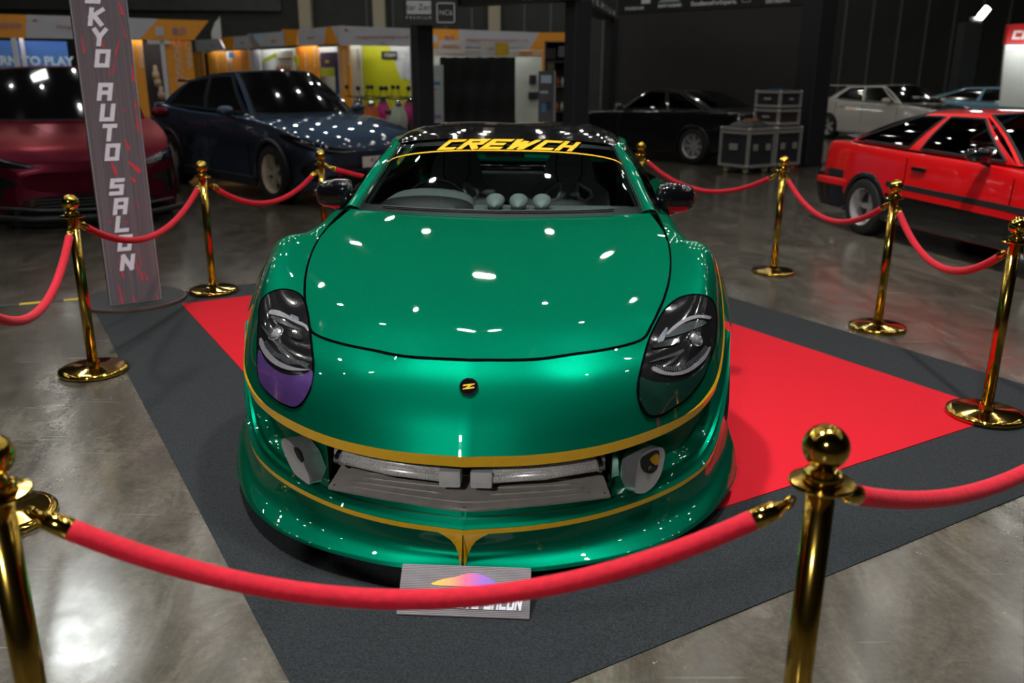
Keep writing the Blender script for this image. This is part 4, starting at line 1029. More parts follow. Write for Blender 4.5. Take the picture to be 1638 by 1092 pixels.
# ================================================================ background cars: one parametric body, very different numbers
def lerp(a, b, t): return a+(b-a)*t
def interp(tab, y):
    if y <= tab[0][0]: return tab[0][1:]
    for a, b in zip(tab, tab[1:]):
        if y <= b[0]:
            t = (y-a[0])/(b[0]-a[0]); return tuple(lerp(p, q, t) for p, q in zip(a[1:], b[1:]))
    return tab[-1][1:]
def bg_car(name, label, loc, rz, P):
    root = thing(name, label, 'car', loc, rz)
    M1 = P['paint']; L = P['L']; tab = P['stations']   # (y, half width, z sill, z belt, z top)
    ys = [t[0] for t in tab]; sweep = P.get('sweep', .22); rsweep = P.get('rsweep', .15)
    def section(s):
        y, wd, zs, zb, zt = s
        p = [(wd*.93, zs), (wd*.985, zs+.05), (wd, lerp(zs, zb, .42)), (wd*.985, lerp(zs, zb, .72)), (wd*.955, zb-.02), (wd*.90, zb+(zt-zb)*.45), (wd*.62, zt-.012), (wd*.3, zt-.002), (0, zt)]
        if P.get('crease'): p[3] = (wd*1.0, lerp(zs, zb, .74)); p[2] = (wd*.965, lerp(zs, zb, .45))
        out = []
        for (x, z) in p:
            q = x/max(tab[len(tab)//2][1], .1); yy = y + sweep*q**3*max(0, 1-y/1.0)**1.5 - rsweep*q**3*max(0, 1-(L-y)/.9)**1.5
            out.append(Vector((x, yy, z)))
        return out
    ctrl = [section(s) for s in tab]
    G = surf(ctrl, max(3, P.get('nr', 7)), 5)
    mb = both(G)
    for r in (G[0], G[-1]):
        ring = list(r)+[Vector((-p.x, p.y, p.z)) for p in r[::-1]][1:]
        mb.add(ring, [tuple(range(len(ring)))])
    body = mb.obj('body', M1, root, True, 38)
    # wheel arches
    R = P['R']; bm = bmesh.new(); bm.from_mesh(body.data); RA = R*P.get('arch', 1.13)
    bmesh.ops.subdivide_edges(bm, edges=[e for e in bm.edges if any(abs(((e.verts[0].co+e.verts[1].co)/2).y-yc) < RA*1.4 for yc in P['axles']) and ((e.verts[0].co+e.verts[1].co)/2).z < RA+R+.15 and abs(e.verts[0].co.x) > .45], cuts=1, use_grid_fill=True)
    for yc in P['axles']:
        kill = [f for f in bm.faces if (f.calc_center_median().y-yc)**2+(f.calc_center_median().z-R)**2 < RA*RA and abs(f.calc_center_median().x) > .3 and f.calc_center_median().z < R+RA]
        bmesh.ops.delete(bm, geom=kill, context='FACES')
        for v in bm.verts:
            if v.is_boundary and abs(v.co.x) > .4:
                d = Vector((v.co.y-yc, v.co.z-R))
                if RA*.7 < d.length < RA*1.35 and v.co.z > R*.35: d.normalize(); v.co.y = yc+d.x*RA; v.co.z = R+d.y*RA
    for f in bm.faces: f.smooth = True
    bm.to_mesh(body.data); bm.free(); body.data.set_sharp_from_angle(angle=math.radians(38))
    for yc in P['axles']:
        wd = interp(tab, yc)[0]
        for s in (1, -1):
            arc = [Vector((s*(wd*.985), yc+RA*math.cos(a), R+RA*math.sin(a))) for a in [-.25+(PI+.5)*k/20 for k in range(21)]]
            MB().tube(arc, P.get('archr', .018), 8).obj('arch_lip', P.get('archm', M1), root, True)
            MB().grid([[Vector((s*x, p.y, p.z)) for p in arc] for x in (wd*.55, wd*.985)]).obj('wheel_well', SATBLK, root, True)
            wheel(root, s*(wd-P.get('ww', .215)/2-P.get('inset', .01)), yc, R, R, P.get('ww', .215), s, P['rim'], RUBBER, P.get('spokes', 5), P.get('dish', .95), twin=P.get('twin', True))
    MB().box((-.6, .35, .16), (.6, L-.35, .22)).obj('underbody', SATBLK, root)
    # greenhouse
    g = P['glass']  # yf, yA, yC, yr at belt, z belt; yf2, yA2, yC2, yr2 at roof, z roof; half widths
    wb, wr = g['wb'], g['wr']; zb, zr = g['zb'], g['zr']
    b0, bA, bC, b1 = g['base']; r0, rA, rC, r1 = g['roof']; GM = P.get('glassm', GLOSSBLK); crown = g.get('crown', .03); zbr = g.get('zbr', zb)
    def Wn(s, t):  # windscreen: s 0 centre..1 pillar
        lo = Vector((wb*s, lerp(b0, bA, s**2.2), zb)); hi = Vector((wr*s, lerp(r0, rA, s**2.2), zr+crown*(1-s*s))); p = lo.lerp(hi, t); p.z += .035*math.sin(PI*t); return p
    def Sd(s, t):
        yb, yr_ = lerp(bA, bC, s), lerp(rA, rC, s)
        w0 = wb+.02*math.sin(PI*s); lo = Vector((lerp(w0, g.get('wbr', wb), s), yb, lerp(zb, zbr, s))); hi = Vector((lerp(wr, g.get('wrr', wr), s), yr_, zr-g.get('drop', 0)*s**2)); p = lo.lerp(hi, t); p.x += .03*math.sin(PI*t); return p
    def Rr(s, t):
        wbr, wrr = g.get('wbr', wb), g.get('wrr', wr); zrr = zr-g.get('drop', 0)
        lo = Vector((wbr*s, lerp(b1, bC, s**2.2), zbr)); hi = Vector((wrr*s, lerp(r1, rC, s**2.2), zrr+crown*(1-s*s))); p = lo.lerp(hi, t); p.z += .03*math.sin(PI*t); return p
    def panel(F, sb, tb, glass, nm):
        """cells of the (s,t) patch; the glass cells become panes"""
        for sg in (1, -1):
            sh = MB()
            for a in range(len(sb)-1):
                for b in range(len(tb)-1):
                    n, m_ = 5, 4
                    C = [[F(lerp(sb[a], sb[a+1], i/n), lerp(tb[b], tb[b+1], j/m_)) for i in range(n+1)] for j in range(m_+1)]
                    C = [[Vector((p.x*sg, p.y, p.z)) for p in r] for r in C]
                    if (a, b) in glass:
                        if nm in ('windscreen', 'rear_window') and sg == -1: continue
                        if nm in ('windscreen', 'rear_window'):
                            C = [[Vector((-p.x, p.y, p.z)) for p in r[::-1]][:-1]+r for r in C]
                        nn = (C[0][-1]-C[0][0]).cross(C[-1][0]-C[0][0]).normalized()*(.004 if sg > 0 else .004)
                        MB().grid(C).obj(nm, GM, root, True)
                        ring = C[0]+[r[-1] for r in C[1:]]+C[-1][::-1][1:]+[r[0] for r in C[::-1][1:]]
                        MB().tube(ring, P.get('seal', .009), 6, False).obj('window_seal', P.get('sealm', RUBBER), root, True)
                    else: sh.grid(C)
            sh.obj('pillar_frame', P.get('pillarm', M1) if nm != 'rear_window' else P.get('hatchm', M1), root, True, 40)
    panel(Wn, [0, g.get('aw', .93), 1], [0, .03, .96, 1], [(0, 1)], 'windscreen')
    sbk = g['sb']; panel(Sd, sbk, [0, .05, .90, 1], [(k, 1) for k in g['panes']], 'side_window')
    panel(Rr, [0, .9, 1], [0, .08, .94, 1], [(0, 1)], 'rear_window')
    rows_ = []
    for i in range(13):
        s = i/12; zz = zr-g.get('drop', 0)*s**2; wx = lerp(wr, g.get('wrr', wr), s)
        rows_.append([Vector((wx*q, lerp(lerp(r0, r1, s), lerp(rA, rC, s), q**2.2), zz+crown*(1-q*q))) for q in [k/8 for k in range(9)]])
    both(rows_).obj('roof', P.get('roofm', M1), root, True)
    # mirrors
    for s in P.get('mirrors', (1, -1)):
        y, x, z = P['mirror']
        m_ = MB(); rg = []
        for i in range(9):
            a = -1+2*i/8; rr_ = (1-abs(a)**2.6)**.5 if abs(a) < 1 else .02
            rg.append([Vector((s*(x+a*.11), y+.02*a+math.cos(2*PI*k/14)*.07*rr_, z+math.sin(2*PI*k/14)*.065*rr_)) for k in range(14)])
        m_.grid(rg, close=True); o = m_.obj('door_mirror', P.get('mirrorm', M1), root, True)
        MB().tube([Vector((s*(x-.14), y+.02, z-.09)), Vector((s*(x-.02), y, z-.05))], .018, 8).obj('mirror_arm', SATBLK, o, True)
    # door handles and shut lines
    for yv in P.get('doors', ()):
        for s in (1, -1):
            wd, zs, zbt, zt = interp(tab, yv)
            MB().tube([Vector((s*(wd*.985+.002), yv, zbt-.05)), Vector((s*(wd*1.0+.002), yv, lerp(zs, zbt, .5))), Vector((s*(wd*.985+.002), yv, zs+.06))], .004, 5).obj('door_gap', GAP, root)
    for yv in P.get('handles', ()):
        for s in (1, -1):
            wd, zs, zbt, zt = interp(tab, yv); z = zbt-.13
            MB().box((s*(wd*.965), yv-.09, z-.018), (s*(wd*.985+.022), yv+.09, z+.018), .006).obj('door_handle', P.get('handlem', M1), root)
    return root, body
def car_patch(root, body, name, pts, m, proj='front', off=.004, thick=.004, step=.05, sn=3, sides=(1, -1), parent=None, y0=-1.0, reach=2.6):
    """outline in metres laid onto the body; front: (x,z) shot rearward; side: (y,z) shot inward; top: (x,y) shot down"""
    bv = bvh_of(body); out = []
    v, f = fill2d(smooth_loop(pts, sn) if sn else pts, step); ne = len(pts)*max(sn, 1)
    for s in sides:
        T, B = [], []; ok = True
        for p in v:
            if proj == 'front': o, d = Vector((p[0]*s, y0, p[1])), Vector((0, 1, 0))
            elif proj == 'rear': o, d = Vector((p[0]*s, 12, p[1])), Vector((0, -1, 0))
            elif proj == 'side': o, d = Vector((s*3, p[0], p[1])), Vector((-s, 0, 0))
            else: o, d = Vector((p[0]*s, p[1], 3)), Vector((0, 0, -1))
            r = bv.ray_cast(o, d)
            if r[0] is None or (r[0]-o).length > reach+1:
                r = bv.find_nearest(o+d*1.2)
            n = r[1] if r[1].dot(d) < 0 else -r[1]
            T.append(r[0]+n*(off+thick)); B.append(r[0]+n*(off-.006))
        b = MB().add(T, f); k = len(b.v); b.add(B[:ne], []); b.f += [(i, (i+1) % ne, k+(i+1) % ne, k+i) for i in range(ne)]
        out.append(b.obj(name, m, parent or root, True, 40))
    return out

PAINT_BLUE = bpy.data.materials.new('paint_blue'); PAINT_BLUE.use_nodes = True; _paint(PAINT_BLUE, (0.030, 0.045, 0.072), (0.050, 0.072, 0.110), .6, .35)
PAINT_BURG = bpy.data.materials.new('paint_burgundy_matt'); PAINT_BURG.use_nodes = True; _paint(PAINT_BURG, (0.085, 0.006, 0.017), (0.13, 0.010, 0.026), .65, .33)
PAINT_BURG.node_tree.nodes['Principled BSDF'].inputs['Coat Weight'].default_value = .15; PAINT_BURG.node_tree.nodes['Principled BSDF'].inputs['Coat Roughness'].default_value = .3
PAINT_RED = mat('paint_red', (0.72, 0.003, 0.006), 0.3, 0.0, 1.0, var=0.02)
PAINT_BLK = mat('paint_black', (0.006, 0.006, 0.008), 0.2, 0.2, 1.0, var=0.0)
PAINT_WHITE = mat('paint_white', (0.50, 0.48, 0.43), 0.3, 0.0, 1.0, var=0.02)
PAINT_SKY = mat('paint_light_blue', (0.16, 0.33, 0.44), 0.3, 0.1, 1.0, var=0.02)
RIMS = mat('rim_silver', (0.55, 0.54, 0.53), 0.3, 0.6)
RIMB = mat('rim_bronze', (0.66, 0.58, 0.47), 0.28, 0.6)
HLG = mat('bg_lamp_black', (0.008, 0.008, 0.010), 0.1, 0, 1.0, var=0.0)
LEDW = mat('bg_lamp_guide', (0.10, 0.11, 0.13), 0.2, 0.3, 1.0)

# --- dark blue crossover
suv_st = [(0, .62, .26, .60, .66), (.05, .76, .22, .70, .76), (.18, .87, .20, .78, .84), (.5, .935, .19, .86, .93), (1.0, .955, .20, .94, 1.01), (1.5, .955, .20, .99, 1.06), (2.2, .955, .20, 1.01, 1.07), (3.2, .955, .20, 1.04, 1.08), (3.9, .955, .22, 1.08, 1.12), (4.45, .90, .26, 1.12, 1.16), (4.70, .82, .30, 1.10, 1.13), (4.80, .66, .36, .95, 1.0)]
blue, blue_b = bg_car('crossover', 'dark metallic blue crossover with silver multi spoke wheels behind the ropes', (-1.70, 10.95, 0), .77, dict(
    paint=PAINT_BLUE, L=4.8, stations=suv_st, axles=(.93, 3.86), R=.365, ww=.245, rim=RIMB, spokes=5, arch=1.12, archm=SATBLK, archr=.035, crease=True,
    glass=dict(base=(1.35, 1.62, 4.32, 4.62), roof=(2.15, 2.35, 3.85, 4.12), zb=1.045, zbr=1.11, zr=1.58, wb=.80, wr=.60, wrr=.56, drop=.13, sb=[0, .05, .44, .48, .90, 1], panes=(1, 3), crown=.035), roofm=GLOSSBLK,
    mirror=(1.85, 1.02, 1.10), doors=(1.45, 2.55, 3.45), handles=(2.35, 3.25)))
car_patch(blue, blue_b, 'headlight', [(.30, .685), (.45, .70), (.62, .735), (.80, .80), (.90, .86), (.915, .80), (.86, .72), (.74, .665), (.55, .645), (.38, .655)], HLG)
car_patch(blue, blue_b, 'light_bar', [(.34, .672), (.5, .675), (.66, .70), (.80, .745), (.88, .80), (.86, .775), (.78, .72), (.64, .68), (.5, .658), (.36, .66)], LEDW, off=.008, thick=.002)
car_patch(blue, blue_b, 'grille_slot', [(0, .50), (.5, .50), (.62, .47), (.5, .455), (0, .455), (-.5, .455), (-.62, .47), (-.5, .50)], HLG, sides=(1,), sn=2)
car_patch(blue, blue_b, 'lower_grille', [(-.62, .40), (0, .42), (.62, .40), (.70, .30), (.55, .25), (0, .24), (-.55, .25), (-.70, .30)], GLOSSBLK, sides=(1,), sn=2)
car_patch(blue, blue_b, 'air_curtain', [(.70, .56), (.80, .58), (.86, .46), (.82, .34), (.74, .34), (.72, .46)], HLG)
pl = MB().box((-.22, -.035, .47), (.22, -.02, .60)).obj('number_plate', mat('plate_white', (0.70, 0.62, 0.58), 0.5), blue)
text_mesh('plate_text', '411 5', .10, mat('plate_ink', (0.10, 0.05, 0.06), 0.6), pl, frame((0, -.037, .55), (1, 0, 0), (0, 0, 1)), .001)
MB().box((-.52, 4.08, 1.44), (.52, 4.34, 1.475), .012).obj('roof_spoiler', PAINT_BLUE, blue)
MB().tube([Vector((-.86, .10, .215)), Vector((-.5, -.03, .20)), Vector((0, -.06, .20)), Vector((.5, -.03, .20)), Vector((.86, .10, .215))], .04, 10).obj('front_lip', GLOSSBLK, blue, True)
for s in (1, -1): MB().box((s*.90, 1.35, .17), (s*.965, 3.42, .30), .02).obj('side_skirt', SATBLK, blue)

# --- burgundy crossover
brg_st = [(0, .66, .24, .56, .63), (.05, .80, .20, .66, .74), (.20, .90, .18, .78, .845), (.5, .945, .18, .88, .925), (1.0, .96, .20, .96, .99), (1.5, .96, .20, 1.02, 1.04), (2.2, .955, .20, 1.04, 1.06), (3.2, .955, .20, 1.06, 1.08), (3.9, .955, .22, 1.08, 1.12), (4.45, .90, .26, 1.10, 1.14), (4.72, .82, .30, 1.06, 1.1), (4.80, .66, .36, .95, 1.0)]
brg, brg_b = bg_car('crossover', 'matt burgundy crossover facing the visitor behind the sign column', (-4.36, 8.98, 0), .53, dict(
    paint=PAINT_BURG, L=4.8, stations=brg_st, axles=(.95, 3.85), R=.365, ww=.245, rim=RIMS, spokes=5, arch=1.12, archm=SATBLK, archr=.035,
    glass=dict(base=(1.30, 1.60, 4.2, 4.6), roof=(2.05, 2.25, 3.7, 3.95), zb=1.03, zr=1.60, wb=.84, wr=.66, drop=.05, sb=[0, .05, .46, .51, .88, 1], panes=(1, 3), crown=.035), roofm=GLOSSBLK, pillarm=PAINT_BURG,
    mirror=(1.80, 1.05, 1.10), doors=(1.45, 2.55), handles=(2.35,)))
car_patch(brg, brg_b, 'headlight', [(.42, .655), (.55, .685), (.72, .735), (.86, .79), (.93, .83), (.94, .78), (.90, .71), (.80, .67), (.62, .64), (.48, .64)], HLG)
car_patch(brg, brg_b, 'light_bar', [(.50, .665), (.66, .705), (.82, .755), (.80, .735), (.66, .69), (.52, .655)], LEDW, off=.008, thick=.002, sn=2)
car_patch(brg, brg_b, 'nose_blade', [(-.42, .60), (0, .585), (.42, .60), (.60, .53), (.48, .42), (0, .385), (-.48, .42), (-.60, .53)], PAINT_BURG, off=.012, thick=.012, sides=(1,), sn=3)
car_patch(brg, brg_b, 'side_intake', [(.62, .50), (.74, .55), (.85, .58), (.88, .50), (.84, .36), (.78, .34), (.76, .44)], HLG)
car_patch(brg, brg_b, 'lower_grille', [(-.60, .33), (-.3, .36), (0, .36), (.3, .36), (.60, .33), (.55, .23), (0, .205), (-.55, .23)], HLG, sides=(1,), sn=2)
for k in range(4):
    z = .225+.032*k
    car_patch(brg, brg_b, 'grille_bar', [(-.5, z), (0, z-.005), (.5, z), (.5, z+.012), (0, z+.008), (-.5, z+.012)], SATBLK, off=.008, thick=.006, sides=(1,), sn=0, step=.1)
MB().tube([Vector((-.92, .16, .17)), Vector((-.55, -.05, .15)), Vector((0, -.10, .145)), Vector((.55, -.05, .15)), Vector((.92, .16, .17))], .032, 8).obj('front_splitter', SATBLK, brg, True)
MB().tube([Vector((-.82, .06, .27)), Vector((-.45, -.05, .235)), Vector((0, -.085, .22)), Vector((.45, -.05, .235)), Vector((.82, .06, .27))], .016, 8).obj('grille_trim', mat('trim_grey', (0.06, 0.065, 0.07), 0.4, 0.5), brg, True)
for s in (1, -1):
    for k in range(2):
        MB().tube([Vector((s*(.16+.14*k), .12, .785-.03*k)), Vector((s*(.26+.16*k), .6, .925-.02*k)), Vector((s*(.40+.16*k), 1.15, 1.005-.03*k))], [.006, .016, .006], 6).obj('bonnet_crease', PAINT_BURG, brg, True)

# --- red hatchback coupe (seen from its side and slightly from the rear)
RIMP = mat('rim_polished', (0.66, 0.65, 0.64), 0.22, 0.7)
red_st = [(0, .60, .24, .50, .55), (.05, .72, .20, .58, .63), (.25, .785, .18, .66, .71), (.7, .81, .18, .76, .79), (1.2, .815, .18, .83, .855), (1.9, .815, .18, .86, .88), (2.8, .815, .18, .88, .89), (3.4, .81, .20, .90, .905), (3.85, .79, .24, .90, .915), (4.08, .76, .30, .86, .90), (4.16, .70, .36, .70, .74)]
red, red_b = bg_car('hatchback', 'red and black two tone hatchback coupe with deep polished wheels at the right', (5.17, 6.06, 0), .244, dict(
    paint=PAINT_RED, L=4.16, stations=red_st, axles=(.80, 3.20), R=.288, ww=.235, rim=RIMP, spokes=4, dish=.25, twin=False, arch=1.14, archm=GLOSSBLK, archr=.028, inset=-.02, rsweep=.10,
    glass=dict(base=(1.22, 1.36, 3.62, 3.95), roof=(1.88, 1.98, 2.72, 2.86), zb=.875, zbr=.925, zr=1.255, wb=.735, wr=.56, wrr=.54, drop=.02, sb=[0, .045, .52, .60, .975, 1], panes=(1, 3), crown=.035, aw=.94), glassm=thin_glass('car_glass', (0.16, 0.18, 0.18)),
    hatchm=SATBLK, mirror=(1.62, .90, .945), mirrorm=GLOSSBLK, seal=.013, doors=(1.30, 2.62), handles=(2.44,), handlem=GLOSSBLK))
for s in (1, -1):
    MB().box((s*.70, .10, .17), (s*.812, .50, .47), .02).obj('lower_panel', SATBLK, red)
car_patch(red, red_b, 'black_sill', [(1.12, .50), (2.0, .50), (2.87, .50), (2.87, .20), (2.0, .20), (1.12, .20)], GLOSSBLK, proj='side', off=.004, thick=.003, sn=0, step=.12)
car_patch(red, red_b, 'side_moulding', [(.20, .52), (1.1, .56), (2.0, .575), (2.86, .585), (2.86, .535), (2.0, .525), (1.1, .51), (.2, .475)], SATBLK, proj='side', off=.006, thick=.008, sn=0, step=.12)
car_patch(red, red_b, 'red_strip', [(1.02, .505), (2.0, .522), (2.86, .532), (2.86, .475), (2.0, .465), (1.06, .45)], PAINT_RED, proj='side', off=.008, thick=.006, sn=0, step=.12)
car_patch(red, red_b, 'rear_strip', [(3.60, .615), (3.85, .62), (4.10, .62), (4.10, .545), (3.85, .545), (3.60, .545)], SATBLK, proj='side', off=.004, thick=.004, sn=0, step=.08)
bq = []
for (z, e) in ((.53, .0), (.545, .02), (.43, .03), (.30, -.02), (.22, -.09)):
    bq.append([Vector((x, y+e*k, z)) for x, y, k in ((.80, 3.52, .3), (.81, 3.80, .4), (.79, 4.05, .7), (.70, 4.17, 1), (.40, 4.235, 1), (0, 4.25, 1))])
mbq = MB().grid(surf(bq[:2], 2, 4)).grid(mirror(surf(bq[:2], 2, 4)))
both(surf(bq[1:], 4, 4)).obj('rear_bumper', GLOSSBLK, red, True, 40)
both(surf([bq[0], [p+Vector((.012 if p.x > .75 else 0, .012, -.03)) for p in bq[0]], [p+Vector((.012 if p.x > .75 else 0, .014, -.075)) for p in bq[0]]], 2, 4)).obj('bumper_strip', PAINT_RED, red, True)
both([[Vector((x, 3.60+.30*i/4-.10*(x/.7)**2, .925+.012*i)) for x in (0, .25, .5, .68)] for i in range(5)]).obj('duck_tail', SATBLK, red, True)
for s in (1, -1):
    car_patch(red, red_b, 'tail_light', [(.30, .66), (.68, .66), (.70, .80), (.30, .80)], mat('tail_red', (0.3, 0.01, 0.01)), proj='rear', sides=(s,), sn=0)
# seats inside
for s in (1, -1):
    st = MB().box((s*.34-.23, 2.02, .30), (s*.34+.23, 2.50, .46), .04).box((s*.34-.23, 2.42, .40), (s*.34+.23, 2.58, .90), .05).box((s*.34-.14, 2.52, .86), (s*.34+.14, 2.62, 1.10), .04)
    so = st.obj('seat', SATBLK, red, True)
text_mesh('seat_lettering', 'BRIDE', .085, mat('seat_white', (0.55, 0.55, 0.55), 0.6), red, frame((-.574, 2.50, .80), (0, -1, 0), (0, 0, 1)), .001)
MB().lathe([(.165, 0), (.178, .012), (.19, 0), (.178, -.012), (.165, 0)], 28).obj('steering_wheel', SATBLK, red, True, loc=(-.34, 1.62, .87), rot=(1.25, 0, 0))
both([[Vector((x, 1.30, .86)) for x in (0, .35, .68)], [Vector((x, 1.62, .86)) for x in (0, .35, .68)], [Vector((x, 1.66, .6)) for x in (0, .35, .68)]]).obj('dashboard', SATBLK, red)
MB().grid([[Vector((-.72, 1.4, .35)), Vector((.72, 1.4, .35))], [Vector((-.72, 3.6, .35)), Vector((.72, 3.6, .35))]]).obj('cabin_floor', SATBLK, red)

# --- white hatchback with a black bonnet
wh_st = [(0, .60, .24, .56, .62), (.05, .74, .20, .66, .72), (.2, .84, .18, .74, .80), (.6, .89, .18, .84, .88), (1.1, .90, .18, .90, .93), (1.6, .90, .18, .93, .95), (2.6, .90, .18, .96, .97), (3.5, .895, .20, 1.0, 1.02), (4.1, .86, .24, 1.02, 1.06), (4.42, .80, .28, 1.0, 1.04), (4.52, .66, .34, .88, .92)]
whc, wh_b = bg_car('hatchback', 'pale grey white hatchback with black bonnet parked far back at the right', (10.63, 20.7, 0), .435, dict(
    paint=PAINT_WHITE, L=4.52, stations=wh_st, axles=(.90, 3.62), R=.325, ww=.23, rim=RIMS, spokes=5, arch=1.12, archr=.02,
    glass=dict(base=(1.18, 1.45, 3.75, 4.15), roof=(2.0, 2.2, 3.3, 3.75), zb=.955, zbr=1.03, zr=1.36, wb=.78, wr=.58, drop=.05, sb=[0, .05, .46, .51, .90, 1], panes=(1, 3), crown=.035), glassm=GLOSSBLK,
    mirror=(1.68, .98, 1.02), doors=(1.40, 2.5, 3.4), handles=(2.3, 3.2)))
car_patch(whc, wh_b, 'black_bonnet', [(-.62, .42), (0, .26), (.62, .42), (.70, 1.1), (.66, 1.30), (0, 1.22), (-.66, 1.30), (-.70, 1.1)], PAINT_BLK, proj='top', sides=(1,), sn=3, step=.12, thick=.003)
car_patch(whc, wh_b, 'headlight', [(.42, .62), (.6, .66), (.78, .72), (.84, .70), (.78, .62), (.6, .58), (.44, .58)], HLG)
text_mesh('screen_banner', 'SPIRIT modulo racing', .095, mat('banner_white', (0.7, 0.7, 0.7), 0.5), whc, frame((0, 1.40, 1.105), (1, 0, 0), (0, .9, .5)), .001)
MB().box((-.56, 3.72, 1.335), (.56, 4.02, 1.365), .01).obj('roof_spoiler', PAINT_WHITE, whc)

# --- light blue sedan behind it
sky, sky_b = bg_car('sedan', 'light blue car partly hidden behind the white hatchback', (14.5, 21.9, 0), .80, dict(
    paint=PAINT_SKY, L=4.52, stations=wh_st, axles=(.90, 3.62), R=.325, ww=.23, rim=RIMS, spokes=5, arch=1.12, archr=.02,
    glass=dict(base=(1.18, 1.45, 4.0, 4.3), roof=(2.05, 2.2, 3.1, 3.25), zb=.955, zbr=1.02, zr=1.33, wb=.78, wr=.56, drop=.03, sb=[0, .05, .48, .53, .93, 1], panes=(1, 3), crown=.035), glassm=GLOSSBLK,
    mirror=(1.68, .98, 1.02), doors=(1.40, 2.5), handles=(2.3,)))

# --- black coupe before the dark screen wall
blk_st = [(0, .62, .22, .54, .60), (.05, .74, .19, .62, .68), (.25, .84, .17, .70, .76), (.7, .88, .17, .80, .85), (1.3, .89, .17, .87, .91), (2.0, .89, .17, .90, .93), (3.0, .89, .18, .93, .95), (3.7, .885, .20, .95, .98), (4.2, .85, .24, .96, 1.0), (4.48, .78, .28, .92, .97), (4.58, .66, .34, .80, .84)]
blk, blk_b = bg_car('coupe', 'black coupe with mesh style silver wheels before the dark screen wall', (1.52, 19.5, 0), 3.89, dict(
    paint=PAINT_BLK, L=4.58, stations=blk_st, axles=(.78, 3.54), R=.33, ww=.25, rim=RIMS, spokes=8, arch=1.1, archr=.02,
    glass=dict(base=(1.45, 1.68, 3.78, 4.10), roof=(2.15, 2.3, 2.95, 3.2), zb=.925, zbr=.965, zr=1.32, wb=.77, wr=.57, drop=.03, sb=[0, .05, .55, .60, .96, 1], panes=(1, 3), crown=.035), glassm=MATS['car_glass'],
    mirror=(1.85, .98, 1.0), doors=(1.5, 2.85), handles=(2.7,)))
car_patch(blk, blk_b, 'tail_light', [(.42, .72), (.74, .72), (.76, .86), (.42, .86)], mat('tail_glow', (0.55, 0.02, 0.02), 0.2, 0, 1), proj='rear', sn=0)
LIME = mat('seat_lime', (0.16, 0.26, 0.02), 0.6)
for s in (1, -1):
    for y in (2.35, 3.15):
        MB().box((s*.35-.22, y, .45), (s*.35+.22, y+.14, .98), .05).box((s*.35-.12, y+.06, .96), (s*.35+.12, y+.16, 1.13), .05).obj('seat', LIME, blk, True)
# ================================================================ exhibition booths and stands behind
class Wall:
    """a vertical plane through two picture columns at two distances; maps picture points onto itself"""
    def __init__(s, px0, y0, px1, y1, py=100):
        s.a = at_y(px0, py, y0); s.b = at_y(px1, py, y1); s.a.z = s.b.z = 0
        s.d = (s.b-s.a).normalized(); s.n = Vector((s.d.y, -s.d.x, 0))     # towards the visitor
    def hit(s, px, py, off=0.0):
        r = ray(px, py); t = (s.a+s.n*off-CAMPOS).dot(s.n)/r.dot(s.n); return CAMPOS+r*t
    def poly(s, pts, off, thick, name, m, parent, origin):
        P = [s.hit(x, y, off)-Vector(origin) for x, y in pts]; n = len(P); Q = [p-s.n*thick for p in P]
        return MB().add(P+Q, [tuple(range(n)), tuple(range(n, 2*n))[::-1]]+[(i, (i+1) % n, n+(i+1) % n, n+i) for i in range(n)]).obj(name, m, parent)
    def rect(s, x0, y0, x1, y1, off, thick, name, m, parent, origin, floor=False):
        A, B = s.hit(x0, (y0+y1)/2, off), s.hit(x1, (y0+y1)/2, off); zt = s.hit(x0, y0, off).z; zb = 0.0 if floor else s.hit(x0, y1, off).z
        o = Vector(origin); A -= o; B -= o; t = s.n*thick
        P = [Vector((A.x, A.y, zb)), Vector((B.x, B.y, zb)), Vector((B.x, B.y, zt)), Vector((A.x, A.y, zt))]
        Q = [p-t for p in P]
        return MB().add(P+Q, [(0, 1, 2, 3), (7, 6, 5, 4), (0, 4, 5, 1), (1, 5, 6, 2), (2, 6, 7, 3), (3, 7, 4, 0)]).obj(name, m, parent)
    def text(s, body, px, py, hpx, off, m, parent, origin, rot=0.0, name='lettering', shear=0.0, wide=1.0, offset=0.0):
        p = s.hit(px, py, off); h = (s.hit(px, py-hpx/2, off)-s.hit(px, py+hpx/2, off)).length
        mt = frame(p-Vector(origin), s.d, (0, 0, 1)) @ Matrix.Rotation(rot, 4, 'Z') @ Matrix.Diagonal((wide, 1, 1, 1))
        return text_mesh(name, body, h*1.38, m, parent, mt, .002, offset=offset, shear=shear)
ORG = mat('booth_orange', (0.80, 0.32, 0.02), 0.5); GRY = mat('booth_fascia_grey', (0.50, 0.51, 0.56), 0.5); WHT = mat('booth_white', (0.60, 0.62, 0.60), 0.5)
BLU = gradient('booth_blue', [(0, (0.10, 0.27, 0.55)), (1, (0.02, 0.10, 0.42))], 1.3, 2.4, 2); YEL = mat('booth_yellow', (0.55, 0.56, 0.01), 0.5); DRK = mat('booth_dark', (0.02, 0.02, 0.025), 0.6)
PST = mat('booth_post', (0.62, 0.62, 0.66), 0.35, 0.3); INK = mat('print_orange', (0.45, 0.13, 0.03), 0.6); INKB = mat('print_violet', (0.28, 0.18, 0.40), 0.6); LTX = mat('print_pale', (0.62, 0.60, 0.52), 0.6); LBL = mat('print_light_blue', (0.45, 0.58, 0.70), 0.6)
LIMEY = mat('print_lime', (0.50, 0.55, 0.03), 0.6); BLK_P = mat('print_black', (0.015, 0.015, 0.018), 0.6); PNK = mat('plastic_pink', (0.55, 0.02, 0.22), 0.4); SCRN = mat('print_purple', (0.10, 0.05, 0.11), 0.5); TAN = mat('print_tan', (0.35, 0.28, 0.20), 0.6); TEAL = mat('print_blue', (0.05, 0.20, 0.45), 0.6)

